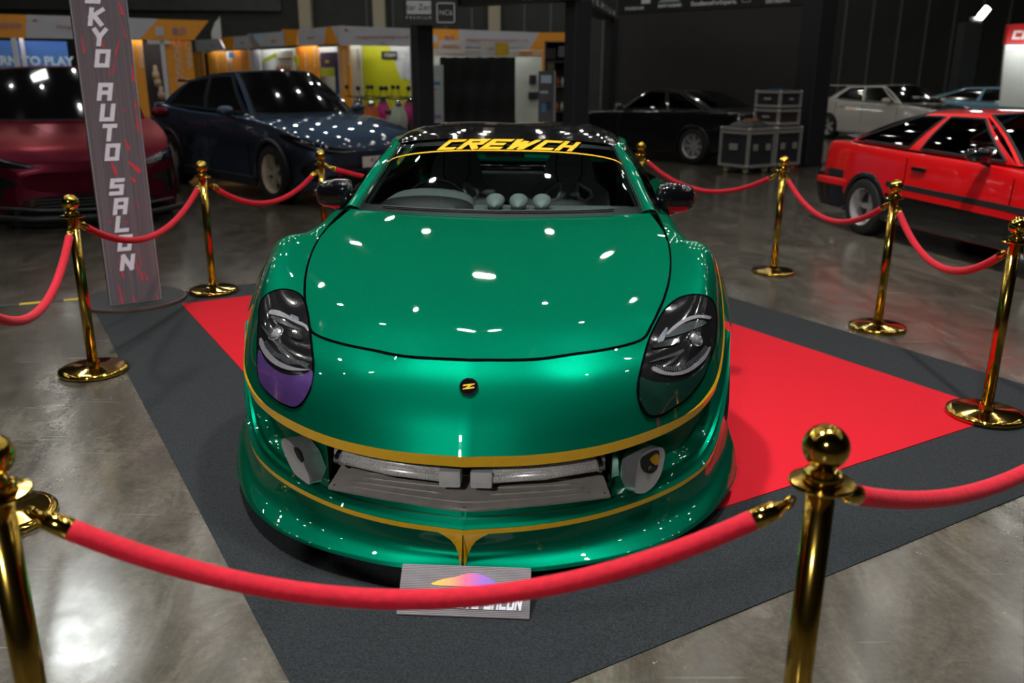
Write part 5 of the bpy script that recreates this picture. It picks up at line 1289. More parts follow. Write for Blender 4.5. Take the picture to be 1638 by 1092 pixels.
TUBE = mat('booth_fill_tube', (1.0, 0.99, 0.95), 0.5, emit=17.0, var=0.0)  # glowing tubes added to brighten the booths, most hidden behind the fascias
def booth_fill_tube(W, x0, x1, py, off, parent, o0):
    a, b = W.hit(x0, py, off)-Vector(o0), W.hit(x1, py, off)-Vector(o0); b.z = a.z
    MB().tube([a, b], .035, 8).obj('booth_fill_tube', TUBE, parent, True)
    MB().tube([a+Vector((0, 0, .06)), b+Vector((0, 0, .06))], .03, 6).obj('fill_tube_holder', PST, parent)
# --- left booth: blue wall, orange and grey fascia
W = Wall(-140, 21.0, 326, 23.5); o0 = (W.a.x, W.a.y, 0)
b1 = thing('exhibition_booth', 'booth with blue wall, white posts and orange and grey fascia behind the burgundy car', 'booth', o0)
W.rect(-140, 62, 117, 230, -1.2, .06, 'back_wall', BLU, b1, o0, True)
W.poly([(-140, 20), (42, 23.5), (42, 61), (-140, 57)], 0, .08, 'fascia_panel', ORG, b1, o0); W.poly([(42, 23.5), (252, 30), (225, 63), (42, 61)], 0, .08, 'fascia_panel', GRY, b1, o0)
W.poly([(252, 30.5), (334, 33), (310, 64), (223, 63.5)], .01, .08, 'fascia_panel', ORG, b1, o0)
W.rect(30, 60, 38, 230, .0, .08, 'post', PST, b1, o0, True); W.rect(43, 61, 49.5, 230, -.9, .08, 'post', PST, b1, o0, True); W.rect(264, 64, 271, 230, .0, .08, 'post', PST, b1, o0, True)
W.poly([(54, 108), (117, 108), (117, 112), (54, 112)], -1.1, .05, 'wall_sill', WHT, b1, o0)
W.text('LEARN TO PLAY', 42, 98, 14, -1.18, LBL, b1, o0, offset=.012)
W.text('重庆长安', 14, 42, 7, .02, INKB, b1, o0); W.text('Chongqing', 108, 43, 5.5, .02, INK, b1, o0); W.text('重庆', 287, 51, 9, .03, INKB, b1, o0)
W.poly([(51, 33), (56, 30), (62, 33)], .02, .01, 'fascia_mark', INK, b1, o0)
W.poly([(10, 35), (18, 33), (26, 36), (18, 34.6)], .02, .01, 'fascia_mark', GRY, b1, o0); W.rect(249, 43, 262, 57, .03, .01, 'fascia_mark', GRY, b1, o0)
W.rect(203, 64, 236, 230, -.3, .05, 'orange_banner', ORG, b1, o0, True); W.rect(272, 65, 314, 230, -.1, .05, 'orange_banner', ORG, b1, o0, True)
for (x, y, h, t) in ((225, 90, 9, 'CHINA'), (212, 110, 9, 'CHONGQING'), (302, 88, 10, 'CHINA'), (286, 110, 11, 'CHONGQING')):
    W.text(t, x, y, h, -.05 if x > 260 else -.26, LTX, b1, o0, -PI/2)
W.rect(236, 66, 272, 230, -1.6, .05, 'dark_interior', DRK, b1, o0, True); W.rect(236, 64, 272, 70, .0, .1, 'lintel', WHT, b1, o0)
for px, py in ((252, 130), (258, 150), (249, 118)):
    p = W.hit(px, py, -1.3)-Vector(o0); MB().lathe([(0, -.16), (.08, -.12), (.10, 0), (.05, .1), (.06, .18), (0, .24)], 12).obj('display_item', [TAN, CHROME, PNK][px % 3], b1, True, loc=p)

for x in (-100, 10, 90): booth_fill_tube(W, x, x+60, 47, -.55, b1, o0)
booth_fill_tube(W, 205, 300, 52, -.16, b1, o0)
# --- far row of booths receding to the left
W = Wall(316, 37.5, 549, 25.3); o0 = (W.a.x, W.a.y, 0)
b2 = thing('exhibition_booth', 'receding row of booths with orange CHINA CHONGQING banners above the blue crossover', 'booth', o0)
fs = [(GRY, [(312, 64), (350, 62), (360, 80), (314, 83)]), (ORG, [(352, 60), (374, 58.5), (373, 79), (361, 80)]), (GRY, [(374, 58.5), (396, 57), (405, 77), (374, 79)]), (TAN, [(396, 57), (403, 55), (418, 75), (404, 77)]), (LBL, [(395, 54.5), (420, 53), (422, 75), (418, 75)]),
      (GRY, [(420, 53), (455, 50), (456, 73), (422, 75)]), (ORG, [(450, 47), (477, 47), (475, 72), (456, 73)]), (GRY, [(477, 47), (522, 43), (518, 71), (476, 73)]), (ORG, [(522, 43), (530, 42), (543, 71), (518, 71)]), (GRY, [(530, 42), (549, 41), (549, 72), (543, 72)])]
for m, p in fs: W.poly(p, 0, .06, 'fascia_panel', m, b2, o0)
W.poly([(314, 84), (549, 74), (549, 230), (314, 200)], -.6, .05, 'back_wall', WHT, b2, o0)
for (x0, y0, x1, m) in ((314, 84, 331, ORG), (331, 85, 338, DRK), (338, 83, 366, ORG), (376, 81, 404, ORG), (405, 80, 420, PST), (477, 75, 511, ORG)):
    W.rect(x0, y0, x1, 225, -.3 if m is not DRK else -.4, .04, 'orange_banner' if m is ORG else 'wall_panel', m, b2, o0, True)
W.rect(366, 83, 374, 93, -.28, .04, 'blue_sign', TEAL, b2, o0)
for x, y, h, t in ((325, 97, 6, 'CHINA'), (318, 110, 6, 'CHONG'), (358, 95, 7, 'CHINA'), (348, 107, 7, 'CHONG'), (398, 93, 7, 'CHINA'), (384, 106, 7, 'CHONG'), (503, 92, 8, 'CHINA'), (489, 106, 8, 'CHONG')): W.text(t, x, y, h, -.27, LTX, b2, o0, -PI/2)
W.poly([(421, 94), (441, 84), (441, 91), (421, 101)], -.25, .03, 'poster_stripe', LIMEY, b2, o0); W.poly([(470, 88), (477, 92), (477, 106), (470, 98)], -.25, .03, 'poster_stripe', LIMEY, b2, o0)
W.rect(440, 82, 469, 113, -.27, .03, 'poster', mat('poster_cream', (0.6, 0.62, 0.52), 0.5), b2, o0)
W.rect(445, 93, 466, 96.5, -.23, .01, 'poster_print', INK, b2, o0); W.rect(447, 98, 464, 101, -.23, .01, 'poster_print', GRY, b2, o0)
for k in range(4): W.poly([(441+6*k, 113), (444+6*k, 104), (448+6*k, 113)], -.23, .01, 'poster_print', INK, b2, o0)
W.rect(513, 84, 541, 108, -.25, .03, 'poster', SCRN, b2, o0); W.rect(513, 108, 535, 122, -.25, .03, 'poster', LIMEY, b2, o0); W.rect(520, 96, 526, 101, -.2, .01, 'poster_print', LIMEY, b2, o0); W.rect(536, 98, 543, 150, -.22, .03, 'poster', mat('print_navy', (0.03, 0.04, 0.10), 0.5), b2, o0)
W.rect(543, 73, 548, 225, .0, .08, 'post', PST, b2, o0, True)
for x, y, t in ((340, 73, 'Chongqing'), (387, 68, 'Chongqing'), (437, 65, 'Chongqing Auto'), (497, 60, 'Chongqing Motor')): W.text(t, x, y, 3.2, .02, INK, b2, o0)
p = at_y(341, 45, 40); MB().prism([(-.28, 1.2), (-.26, 3.3), (-.05, 3.72), (.16, 3.9), (.16, 1.2)], -.01, .01, 'xz').obj('feather_flag', WHT, loc=(p.x, 40.5, 0)); tag(bpy.data.objects['feather_flag'], 'white feather flag rising above the far row of booths', 'flag')
MB().tube([(.16, 0, 0), (.16, 0, 3.95)], .02, 6).obj('flag_pole', PST, bpy.data.objects['feather_flag'])

for x in (330, 400, 470): booth_fill_tube(W, x, x+45, 70-(x-330)*.045, -.12, b2, o0)
# --- yellow scooter booth
W = Wall(543, 25.0, 661, 24.2); o0 = (W.a.x, W.a.y, 0)
b3 = thing('exhibition_booth', 'booth with bright yellow wall, grey fascia and scooters before it', 'booth', o0)
W.poly([(541, 41), (660, 45.5), (660, 74), (543, 72.5)], 0, .08, 'fascia_panel', GRY, b3, o0)
W.text('Chongqing Haosen Technologies Co., Ltd', 610, 59, 5, .02, INK, b3, o0, wide=.86); W.text('A07', 612, 68.5, 3.5, .02, INK, b3, o0); W.poly([(549, 49), (553, 45.5), (558, 49)], .02, .01, 'fascia_mark', INK, b3, o0)
W.rect(545, 73, 660, 225, -1.0, .06, 'back_wall', WHT, b3, o0, True)
W.poly([(580, 73), (622, 73.5), (641, 128), (646, 124), (660, 134), (660, 225), (580, 225)], -.97, .02, 'yellow_panel', YEL, b3, o0)
W.poly([(644, 98), (656, 98), (659, 132), (643, 122)], -.95, .01, 'wall_print', GRY, b3, o0)
W.rect(546, 73, 562, 225, -.1, .05, 'orange_banner', ORG, b3, o0, True); W.rect(563, 73, 580, 225, -.5, .05, 'cream_banner', mat('banner_cream', (0.50, 0.52, 0.42), 0.5), b3, o0, True)
W.text('CHONGQING', 551, 112, 7, -.03, LTX, b3, o0, -PI/2); W.text('CHINA', 558, 90, 7, -.03, LTX, b3, o0, -PI/2); W.text('LANDSHARK', 573, 95, 4.5, -.43, BLK_P, b3, o0, PI/2)
W.rect(610, 82, 634, 94, -.93, .02, 'logo_plate', BLK_P, b3, o0); W.text('KISEA', 624, 88, 6, -.9, LTX, b3, o0); W.text('SINCE\nICE\nRIDE', 647, 88, 3, -.93, GRY, b3, o0)
W.rect(657, 74, 661, 225, .0, .06, 'post', PST, b3, o0, True)

for x in (552, 590, 625): booth_fill_tube(W, x, x+28, 60, -.3, b3, o0)
# --- scooters
def scooter(px, py, dist, rz, m, label):
    p = at_y(px, py, dist); t = thing('motor_scooter', label, 'scooter', (p.x, dist, 0), rz, 'scooters before the yellow booth')
    for y in (-.55, .55):
        wo = MB().lathe([(.12, -.04), (.19, -.05), (.22, -.02), (.22, .02), (.19, .05), (.12, .04)], 18, axis='x', cap=False).lathe([(0, -.03), (.12, -.03), (.12, .03), (0, .03)], 12, axis='x').obj('wheel', RUBBER, t, True, 40, loc=(0, y, .22))
    MB().box((-.12, -.32, .26), (.12, .34, .34), .03).box((-.13, .18, .30), (.13, .66, .66), .07).obj('body', m, t, True)
    MB().box((-.14, .10, .66), (.14, .72, .76), .04).obj('seat', SATBLK, t, True)
    MB().grid(surf([[Vector((-.17, -.36, .3)), Vector((0, -.44, .3)), Vector((.17, -.36, .3))], [Vector((-.20, -.40, .6)), Vector((0, -.52, .6)), Vector((.20, -.40, .6))], [Vector((-.10, -.36, .92)), Vector((0, -.44, .95)), Vector((.10, -.36, .92))]], 4, 4)).obj('leg_shield', m, t, True)
    MB().tube([(0, -.55, .22), (0, -.42, .6), (0, -.34, 1.02)], .03, 8).tube([(-.30, -.26, 1.04), (0, -.34, 1.02), (.30, -.26, 1.04)], .016, 8).obj('handlebar', SATBLK, t, True)
    MB().lathe([(0, -.05), (.07, -.03), (.08, .04), (0, .06)], 14, axis='y').obj('headlamp', CHROME, t, True, loc=(0, -.46, .93))
    for s in (1, -1):
        MB().tube([(s*.20, -.30, 1.04), (s*.26, -.30, 1.22)], .008, 6).lathe([(0, -.01), (.055, -.01), (.055, .01), (0, .01)], 12, (s*.26, -.30, 1.26), 'y').obj('rear_view_mirror', SATBLK, t, True)
    return t
for px, d, rz, m, lb in ((572, 22.7, .25, SATBLK, 'black scooter furthest left before the yellow booth'), (590, 20.7, .3, mat('plastic_orange', (0.55, 0.10, 0.02), 0.4), 'orange scooter beside the black one before the yellow booth'), (612, 22.6, .2, PNK, 'pink scooter in the middle before the yellow booth'), (633, 20.8, .3, mat('plastic_pale', (0.45, 0.50, 0.42), 0.4), 'pale green scooter before the yellow booth'), (652, 22.5, .25, mat('plastic_rose', (0.50, 0.03, 0.20), 0.4), 'rose coloured scooter at the right end of the yellow booth')):
    scooter(px, 180, d, rz, m, lb)

# --- booth with the black drape
W = Wall(684, 26.5, 906, 27.5); o0 = (W.a.x, W.a.y, 0)
b4 = thing('exhibition_booth', 'booth with orange and grey fascia half hidden by a black cloth backdrop', 'booth', o0)
W.poly([(686, 46), (734, 47), (734, 75), (686, 75)], 0, .08, 'fascia_panel', ORG, b4, o0); W.poly([(734, 47), (863, 52), (848, 77), (734, 75)], 0, .08, 'fascia_panel', GRY, b4, o0); W.poly([(863, 52), (905, 52), (905, 78), (848, 77)], 0, .08, 'fascia_panel', ORG, b4, o0)
W.text('Chongqing Shineray Import & Export Co., Ltd', 795, 64, 4.6, .02, INK, b4, o0, wide=.9); W.text('重庆', 719, 62, 7, .02, INKB, b4, o0); W.rect(692, 56, 700, 68, .02, .01, 'fascia_mark', GRY, b4, o0)
W.rect(687, 76, 870, 90, -.2, .1, 'white_rail', WHT, b4, o0); W.rect(687, 88, 875, 230, -1.2, .06, 'back_wall', mat('booth_cloth', (0.46, 0.50, 0.45), 0.7), b4, o0, True)
W.rect(702, 64, 745, 85, .25, .03, 'hanging_sign', mat('sign_cream', (0.50, 0.47, 0.44), 0.5), b4, o0); W.rect(707, 72, 731, 73.5, .27, .01, 'sign_print', INK, b4, o0); W.rect(707, 75, 736, 76.5, .27, .01, 'sign_print', INK, b4, o0)
W.rect(770, 67, 794, 88, .25, .03, 'hanging_sign', mat('sign_cream', (0.50, 0.47, 0.44), 0.5), b4, o0); W.text('USB', 785, 78, 5, .28, INKB, b4, o0)
W.rect(793, 68, 814, 89, .30, .03, 'hanging_sign', mat('sign_yellow', (0.52, 0.33, 0.01), 0.5), b4, o0)
W.rect(832, 82, 852, 86, -.1, .05, 'orange_stripe', ORG, b4, o0); W.rect(867, 77, 871, 230, .0, .06, 'post', ORG, b4, o0, True)
W.rect(847, 120, 858, 135, -1.1, .04, 'wall_screen', BLK_P, b4, o0); W.rect(846, 147, 862, 158, -1.1, .06, 'camera_box', BLK_P, b4, o0)
for x in (748, 765, 781, 793, 805):
    p = W.hit(x, 96, -.9)-Vector(o0); MB().lathe([(0, .05), (.05, .03), (.06, -.05), (0, -.06)], 10).obj('clip_light', mat('clip_white', (0.7, 0.7, 0.72), 0.4), b4, True, loc=p)
for x in (700, 770, 820): booth_fill_tube(W, x, x+40, 64, -.5, b4, o0)
# black cloth backdrop on a frame, standing before the booth
W2 = Wall(700, 21.5, 826, 22.0); o2 = (W2.a.x, W2.a.y, 0)
bd = thing('cloth_backdrop', 'black cloth backdrop hung on a frame before the far booth', 'backdrop', o2)
C = []
for i in range(15):
    row = []
    for j in range(31):
        x = 704+(824-704)*j/30+ (3 if i > 11 else 0)*(1 if j > 15 else -1)*.4; y = 92+(215-92)*i/14
        y -= 4*math.sin(j*1.3)*(1 if i == 0 else 0)*.3
        p = W2.hit(x, y, .05*math.sin(j*.9+i*.25)+.04*math.sin(i*1.1)*(i/14)); row.append(p-Vector(o2))
    C.append(row)
MB().grid(C).grid([[p-W2.n*.03 for p in r] for r in C], True).obj('cloth', mat('black_cloth', (0.008, 0.008, 0.009), 0.9, bump=0.3), bd, True)
MB().tube([W2.hit(705, 93, -.1)-Vector(o2), W2.hit(824, 93, -.1)-Vector(o2)], .02, 6).obj('top_rail', SATBLK, bd)
for x in (706, 823):
    q = W2.hit(x, 93, -.1)-Vector(o2); MB().tube([Vector((q.x, q.y, 0)), q], .02, 6).obj('frame_post', SATBLK, bd)
# pull-up banners
def pullup(px0, px1, pyt, dist, label, build, lean=.12):
    a, b = at_y(px0, pyt, dist), at_y(px1, pyt, dist); z = a.z; wd = (b-a).length
    t = thing('pull_up_banner', label, 'banner', (a.x, dist, 0)); mt = frame((0, 0, .03), (1, 0, 0), (-lean*0, lean, 1))
    h = z/math.cos(math.atan(lean)); build(t, mt, wd, h)
    MB().box((-.04, -.06, 0), (wd+.04, .14, .05), .01).obj('foot', SATBLK, t)
    MB().tube([(wd/2, .16, .04), (wd/2, .16+lean*z, z-.05)], .012, 6).obj('support_pole', PST, t)
    return t
def ban_white(t, mt, w_, h):
    def R(x0, y0, x1, y1, m, nm, z=.004):
        o = MB().box((x0*w_, y0*h, 0), (x1*w_, y1*h, z)).obj(nm, m, t); o.matrix_local = mt
    R(0, 0, 1, 1, mat('banner_pale', (0.42, 0.47, 0.47), 0.5), 'banner_sheet', .002)
    for a in ((.3, .84, .75, .87, GRY), (.1, .76, .8, .80, TEAL), (.2, .70, .6, .715, INK), (.1, .665, .7, .675, GRY), (.25, .42, .35, .56, GRY), (.45, .35, .85, .40, INKB), (.15, .12, .85, .30, TAN), (.3, .15, .6, .22, BLK_P)): R(a[0], a[1], a[2], a[3], a[4], 'banner_print')
pullup(682, 708, 106, 19.5, 'narrow pale pull up banner beside the black column', ban_white)
def ban_dark(t, mt, w_, h):
    def R(x0, y0, x1, y1, m, nm, z=.004):
        o = MB().box((x0*w_, y0*h, 0), (x1*w_, y1*h, z)).obj(nm, m, t); o.matrix_local = mt
    R(0, 0, 1, 1, mat('banner_slate', (0.05, 0.052, 0.058), 0.45), 'banner_sheet', .002); R(.97, 0, 1.06, 1.0, mat('banner_edge', (0.30, 0.27, 0.30), 0.4), 'banner_edge', .05)
    for a in ((.15, .86, .8, .95, LBL), (.1, .74, .6, .77, GRY), (.2, .52, .5, .62, TEAL), (.5, .55, .8, .65, DRK), (.1, .3, .4, .4, mat('print_rose', (0.35, 0.16, 0.15), 0.5)), (.4, .24, .9, .33, TEAL), (.1, .05, .9, .2, mat('print_brown', (0.08, 0.06, 0.05), 0.5))): R(a[0], a[1], a[2], a[3], a[4], 'banner_print')
pullup(862, 888, 116, 17.5, 'narrow dark pull up banner with pale edge left of the middle column', ban_dark)
# tall dark shelf behind the dark banner
a = at_y(872, 66, 22.5); b = at_y(908, 66, 22.5)
sh_ = thing('display_shelf', 'tall dark display shelf with small signs behind the dark banner', 'shelf', (a.x, 22.5, 0)); w_ = b.x-a.x
for z in (.1, .7, 1.3, 1.9, a.z): MB().box((0, 0, z-.03), (w_, .4, z)).obj('shelf_board', mat('shelf_grey', (0.06, 0.055, 0.065), 0.5), sh_)
for x in (0, w_-.03): MB().box((x, 0, 0), (x+.03, .4, a.z)).obj('side_panel', MATS['shelf_grey'], sh_)
MB().box((0, .37, 0), (w_, .4, a.z)).obj('back_panel', mat('shelf_brown', (0.035, 0.025, 0.02), 0.6), sh_)
MB().box((.02, -.01, 1.95), (.26, .0, 2.2)).obj('shelf_sign', DRK, sh_); MB().box((.33, -.01, 2.0), (w_-.02, .0, 2.25)).obj('shelf_sign', mat('shelf_sign_grey', (0.12, 0.11, 0.13), 0.5), sh_); MB().box((.06, -.01, 1.4), (.24, .0, 1.85)).obj('shelf_sign', mat('olive', (0.10, 0.10, 0.05), 0.5), sh_)
for k in range(8): MB().lathe([(0, 0), (.04, 0), (.04, .14), (.015, .18), (.015, .22), (0, .22)], 10).obj('product_bottle', [TAN, TEAL, INK, LTX][k % 4], sh_, True, loc=(.1+.12*(k % 4), .2, .7 if k < 4 else 1.3))

# --- black portal structure: columns, header beams, screen wall
PORT = mat('portal_black', (0.016, 0.017, 0.020), 0.55, var=0.15, scale=4); HEAD = mat('header_black', (0.008, 0.009, 0.009), 0.5)
def column(px0, px1, dist, top, label, m=PORT):
    a, b = at_y(px0, 120, dist), at_y(px1, 120, dist); w_ = (b.x-a.x); t = thing('black_column', label, 'column', ((a.x+b.x)/2, dist+w_/2, 0), .55)
    s = w_*.36
    MB().box((-s, -s, 0), (s, s, top), .01).obj('shaft', m, t)
    MB().box((-s-.02, -s-.02, 0), (s+.02, s+.02, .04)).obj('foot_plate', SATBLK, t)
    for dx in (-s, s): MB().box((dx-.008, -s-.006, .04), (dx+.008, -s+.004, top)).obj('corner_strip', mat('strip_grey', (0.045, 0.045, 0.05), 0.4), t)
    return t
column(903, 944, 14.3, 2.70, 'black square column in the middle, right of the pull up banner')
c2_ = column(655, 692, 16.0, 4.6, 'black square column carrying white logo boards left of the middle')
column(966, 987, 19.4, 2.72, 'thin black column at the left end of the dark screen wall')
column(1283, 1336, 15.9, 4.8, 'wide black column at the right end of the dark screen wall', mat('portal_deep', (0.010, 0.011, 0.016), 0.6))
def beam(p, q, z0, z1, label, depth=.35):
    p, q = Vector(p), Vector(q); d = (q-p); L = d.length; t = thing('header_beam', label, 'header', (p.x, p.y, 0), math.atan2(d.y, d.x))
    MB().box((0, 0, z0), (L, depth, z1)).obj('beam_box', HEAD, t); MB().box((0, -.004, z0-.01), (L, depth+.004, z0)).obj('beam_edge', mat('beam_brown', (0.03, 0.018, 0.014), 0.5), t); return t, L
WL = mat('logo_white', (0.62, 0.66, 0.68), 0.5); WLD = mat('logo_grey', (0.30, 0.33, 0.35), 0.5)
def btext(t, s, x, z, size, m=WL, name='lettering'): return text_mesh(name, s, size, m, t, frame((x, -.006, z), (1, 0, 0), (0, 0, 1)), .002, offset=.004)
cA = at_y(922, 10, 14.3); cL = at_y(690, 10, 16.0); cR = at_y(985, 20, 19.4)
hb, L_ = beam((cL.x, 16.0, 0), (cA.x, 14.3, 0), 2.69, 3.5, 'black header beam lettered DETAILING left of the middle column')
btext(hb, 'DETAILING', L_*.76, 2.76, .125)
hb2, L2 = beam((cA.x+.05, 14.25, 0), (cR.x, 19.4, 0), 2.69, 3.5, 'black header beam lettered PREMIUM right of the middle column')
wq, wl = word_quads('P R E M I U M', .2, 0, .2); mbx = MB()
for qi, q in enumerate(wq): mbx.add([(L2*.10+v.x/wl*L2*.86, -.006-.0008*(qi % 6), 2.735+v.y*.11) for v in q], [(0, 1, 2, 3)])
mbx.obj('lettering', WL, hb2)
# logo boards on the left column
bx_ = thing('logo_board', 'black board with two white logos on the left column', 'sign', (at_y(645, 40, 15.6).x, 15.6, 0))
wB = at_y(732, 40, 15.6).x-at_y(645, 40, 15.6).x
zt = at_y(645, -10, 15.6).z; zb = at_y(645, 40, 15.6).z
MB().box((0, 0, zb), (wB, .08, zt)).obj('board', HEAD, bx_)
def bpx(px, py): p = at_y(px, py, 15.6); return p.x-bx_.location.x, p.z
(x0, z1), (x1, z0) = bpx(650, 1), bpx(690, 23); MB().box((x0, -.012, z0), (x1, 0, z1), .01).obj('logo_plate', WL, bx_)
text_mesh('logo_print', 'Star Zero', .135, BLK_P, bx_, frame(((x0+x1)/2, -.014, (z0+z1)/2), (1, 0, 0), (0, 0, 1)), .001); xx, zz = bpx(670, 28.5); text_mesh('lettering', 'P R E M I U M', .075, WL, bx_, frame((xx, -.004, zz), (1, 0, 0), (0, 0, 1)), .001)
(x0, z1), (x1, z0) = bpx(698, 4), bpx(728, 37); t_ = .02
MB().box((x0, -.012, z0), (x1, 0, z0+t_)).box((x0, -.012, z1-t_), (x1, 0, z1)).box((x0, -.012, z0), (x0+t_, 0, z1)).box((x1-t_, -.012, z0), (x1, 0, z1)).obj('logo_frame', WL, bx_)
text_mesh('logo_print', 'NC6', .115, WL, bx_, frame(((x0+x1)/2, -.006, (z0+z1)/2), (1, 0, 0), (0, 0, 1)), .001)
# screen wall with its header
sl, sr = at_y(985, 100, 20.9), at_y(1292, 100, 17.8); sl.z = sr.z = 0; dS = (sr-sl); LS = dS.length
scw = thing('screen_wall', 'large blank dark screen wall behind the black coupe', 'screen', (sl.x, sl.y, 0), math.atan2(dS.y, dS.x))
SCM = mat('screen_dark', (0.028, 0.026, 0.023), 0.55, var=0.1, scale=3); pan = None
for i in range(6):
    for j in range(4):
        a_ = ((LS/6)*i+.001, 0, .1+.70*j); 
        if pan is None: pan = MB().box((0, 0, 0), (LS/6-.002, .1, .699)).obj('screen_tile', SCM, scw, loc=a_)
        else: c = pan.copy(); COL.objects.link(c); c.location = a_
MB().box((0, .1, 0), (LS, .2, 2.9)).obj('back_frame', SATBLK, scw)
hb3, L3 = beam((sl.x, sl.y-.02, 0), (sr.x, sr.y-.02, 0), 2.91, 3.8, 'black header over the dark screen wall with white sponsor logos')
def pxh(px): # fraction along the header of a picture column
    r = ray(px, 10); n = Vector((dS.y, -dS.x, 0)).normalized(); tt = (sl-CAMPOS).dot(n)/r.dot(n); return (CAMPOS+r*tt-sl).dot(dS.normalized())
btext(hb3, 'P R E M I U M', pxh(1015), 2.99, .085); MB().box((pxh(1026), -.012, 3.08), (pxh(1040), 0, 3.32)).obj('logo_plate', WL, hb3)
xm = pxh(1071); MB().prism([(xm-.30, 3.08), (xm-.12, 3.2), (xm-.02, 3.33), (xm+.08, 3.2), (xm+.14, 3.14), (xm+.28, 3.08)], -.012, 0, 'xz').obj('mountain_logo', WLD, hb3); btext(hb3, 'SAINT-GOBAIN', xm, 3.01, .085)
btext(hb3, 'ExcellenceForExperts.', pxh(1141), 3.02, .12); btext(hb3, 'KochChemie', pxh(1125), 3.16, .14)
x_ = pxh(1193); MB().box((x_-.10, -.012, 2.99), (x_+.10, 0, 3.01)).box((x_-.10, -.012, 2.99), (x_-.08, 0, 3.3)).box((x_+.08, -.012, 2.99), (x_+.10, 0, 3.3)).box((x_-.05, -.012, 3.06), (x_+.06, 0, 3.12)).obj('logo_frame', WLD, hb3)
btext(hb3, 'DETAILING', pxh(1243), 2.99, .10); btext(hb3, 'roar.', pxh(1248), 3.16, .2)

# --- flight cases
FC = mat('case_black', (0.020, 0.023, 0.027), 0.6, var=0.2, scale=80, bump=0.2); FA = mat('case_aluminium', (0.50, 0.48, 0.45), 0.35, 0.5); CAST = mat('castor_wheel', (0.42, 0.36, 0.22), 0.5)
def flight_case(loc, rz, w_, d_, z0, h, label, castors=True, lid=True, latches=2, front=FC):
    t = thing('flight_case', label, 'case', loc, rz, 'flight cases beside the screen wall'); b = z0
    MB().box((.01, .01, b), (w_-.01, d_-.01, b+h)).obj('panel_body', front, t)
    e = .022; fr_ = MB()
    for x in (0, w_):
        for y in (0, d_): fr_.box((x-e, y-e, b), (x+e, y+e, b+h))
    for z in ([b, b+h]+([b+h*.90] if lid else [])):
        for y in (0, d_): fr_.box((0, y-e, z-e), (w_, y+e, z+e))
        for x in (0, w_): fr_.box((x-e, 0, z-e), (x+e, d_, z+e))
    fr_.obj('edge_frame', FA, t)
    for x in (0, w_):
        for y in (0, d_):
            for z in (b, b+h): MB().lathe([(0, -.035), (.03, -.02), (.036, 0), (.03, .02), (0, .035)], 10).obj('ball_corner', FA, t, True, loc=(x, y, z))
    for k in range(latches):
        x = w_*(k+.5)/latches; MB().box((x-.055, -.03, b+h*.42), (x+.055, -.012, b+h*.60), .006).obj('recessed_handle', FA, t)
    MB().box((-.03, d_*.35, b+h*.42), (-.012, d_*.65, b+h*.60), .006).obj('recessed_handle', FA, t)
    if castors:
        for x in (.08, w_-.08):
            for y in (.08, d_-.08): MB().lathe([(0, -.02), (.05, -.02), (.055, 0), (.05, .02), (0, .02)], 14, axis='x').box((-.03, -.03, .03), (.03, .03, .075)).obj('castor', CAST, t, True, 40, loc=(x, y, .056))
    return t
c0 = Vector((3.88, 14.62, 0)); ea, eb = Vector((-.56, .83, 0)), Vector((.83, .56, 0)); rzc = math.atan2(eb.y, eb.x)
flight_case(c0, rzc, .62, .60, .13, .60, 'black flight case with aluminium edges on castors, nearest the black coupe')
flight_case(c0+eb*.68, rzc, .62, .60, .13, .60, 'black flight case with aluminium edges, right of the one beside the coupe')
flight_case(c0+eb*.74+ea*.05, rzc, .52, .50, .803, .21, 'low open rack case standing on the right flight case', False, False, 0, mat('rack_brown', (0.035, 0.025, 0.02), 0.5))
flight_case(c0+eb*.74+ea*.05, rzc, .52, .50, 1.086, .23, 'upper rack case on top of the stack', False, False, 1)
bg_ = MB()
rg = []
for i in range(7):
    a = i/6; rg.append([c0+eb*(.02+.58*a)+ea*(.05+.5*(k/8))+Vector((0, 0, .765+.11*math.sin(PI*min(1, max(0, a)))**.5*math.sin(PI*k/8)**.5+.0)) for k in range(9)])
bag = bg_.grid([[p-c0 for p in r] for r in rg]).grid([[Vector((p.x, p.y, .762))-Vector((c0.x, c0.y, 0)) for p in r] for r in rg], True).obj('equipment_bag', SATBLK, None, True, loc=(c0.x, c0.y, 0)); tag(bag, 'black soft bag with orange lettering lying on the left flight case', 'bag')
text_mesh('lettering', 'VOFARA', .09, INK, bag, frame(eb*.26+ea*.20+Vector((0, 0, .875)), eb, ea*.75+Vector((0, 0, .55))), .001)
mb_ = MB().box((.05, .08, 1.340), (.38, .34, 1.367), .01).obj('folder', mat('folder_blue', (0.02, 0.05, 0.16), 0.4), None, loc=(c0+eb*.74+ea*.05), rot=(0, 0, rzc)); tag(mb_, 'blue folder lying on the topmost rack case', 'folder')
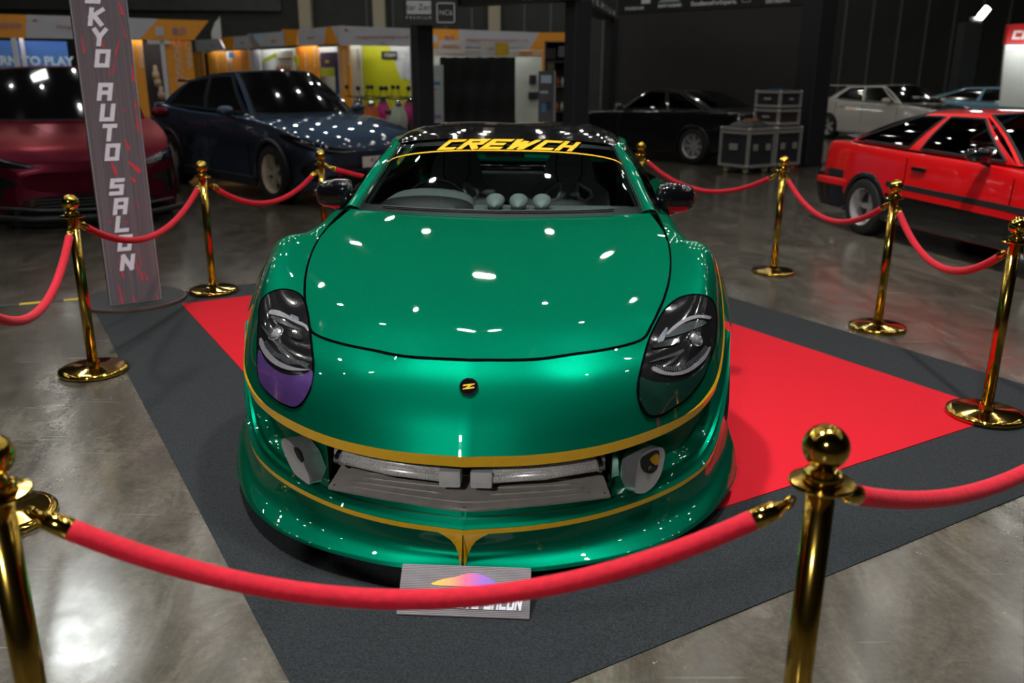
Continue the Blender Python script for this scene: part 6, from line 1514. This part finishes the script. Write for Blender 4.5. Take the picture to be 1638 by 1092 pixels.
# red and white post by the cases, cable coil
p = gp(1268, 268); ps = thing('barrier_post', 'short red and white post beside the flight cases', 'post', (p.x, p.y, 0))
MB().box((-.08, -.05, 0), (.08, .05, .26), .01).obj('lower_block', mat('post_red', (0.45, 0.01, 0.02), 0.5), ps); MB().box((-.06, -.04, .26), (.06, .04, .44), .01).obj('white_block', WHT, ps); MB().box((-.06, -.04, .44), (.06, .04, .66), .01).obj('upper_block', mat('post_dark_red', (0.16, 0.01, 0.015), 0.5), ps)
p = gp(1305, 264); rc = random.Random(5); pts = []
for i in range(120):
    a = i*.55; r_ = .12+.5*rc.random(); pts.append(Vector((p.x+r_*math.cos(a)*1.1, p.y+.35+r_*math.sin(a)*.4, .014+.03*rc.random())))
cb_ = MB().tube(crv(pts, 2), .008, 5).obj('cable_coil', mat('cable_grey', (0.14, 0.14, 0.15), 0.5)); tag(cb_, 'tangled grey cables at the foot of the wide black column', 'cable')
# --- right: booth with red header, lamp column
W = Wall(1604, 21.5, 1800, 21.0); o0 = (W.a.x, W.a.y, 0)
b5 = thing('exhibition_booth', 'white booth with red header at the right picture edge', 'booth', o0)
W.poly([(1614, 39), (1800, 30), (1800, 74), (1608, 71)], .05, .2, 'red_header', mat('header_red', (0.62, 0.02, 0.02), 0.45), b5, o0); W.poly([(1608, 71), (1800, 74), (1800, 180), (1600, 170)], 0, .1, 'white_wall', mat('booth_bright', (0.75, 0.80, 0.76), 0.5), b5, o0)
wq, wl = word_quads('CR', .26, 0.1, .14); mbx = MB(); oW = W.hit(1618, 63, .06); h_ = (W.hit(1618, 49, .06)-oW).length
for qi, q in enumerate(wq): mbx.add([oW+W.n*(.001*qi)+W.d*(v.x*h_*1.25)+Vector((0, 0, v.y*h_))-Vector(o0) for v in q], [(0, 1, 2, 3)])
mbx.obj('lettering', mat('letter_bright', (0.8, 0.8, 0.8), 0.5), b5)
booth_fill_tube(W, 1612, 1790, 76, .5, b5, o0)
a = at_y(1535, 100, 24.5); b = at_y(1561, 100, 24.5); zt = at_y(1550, 36, 24.5).z
lc = thing('lamp_column', 'dark column topped by a small white floodlight behind the light blue car', 'lamp', ((a.x+b.x)/2, 24.7, 0))
w_ = (b.x-a.x)/2; MB().box((-w_, -w_, 0), (w_, w_, zt), .01).obj('shaft', mat('column_slate', (0.012, 0.013, 0.014), 0.6), lc)
MB().box((-.13, -.08, 0), (.13, .04, .10), .02).obj('lamp_bracket', FA, lc, loc=(.12, 0, zt+.05)); MB().box((-.16, -.12, -.06), (.16, -.02, .10), .02).obj('lamp_head', mat('lamp_glow', (1, 1, .95), .5, emit=25), lc, loc=(.28, -.05, zt+.24), rot=(0, -.95, 0))
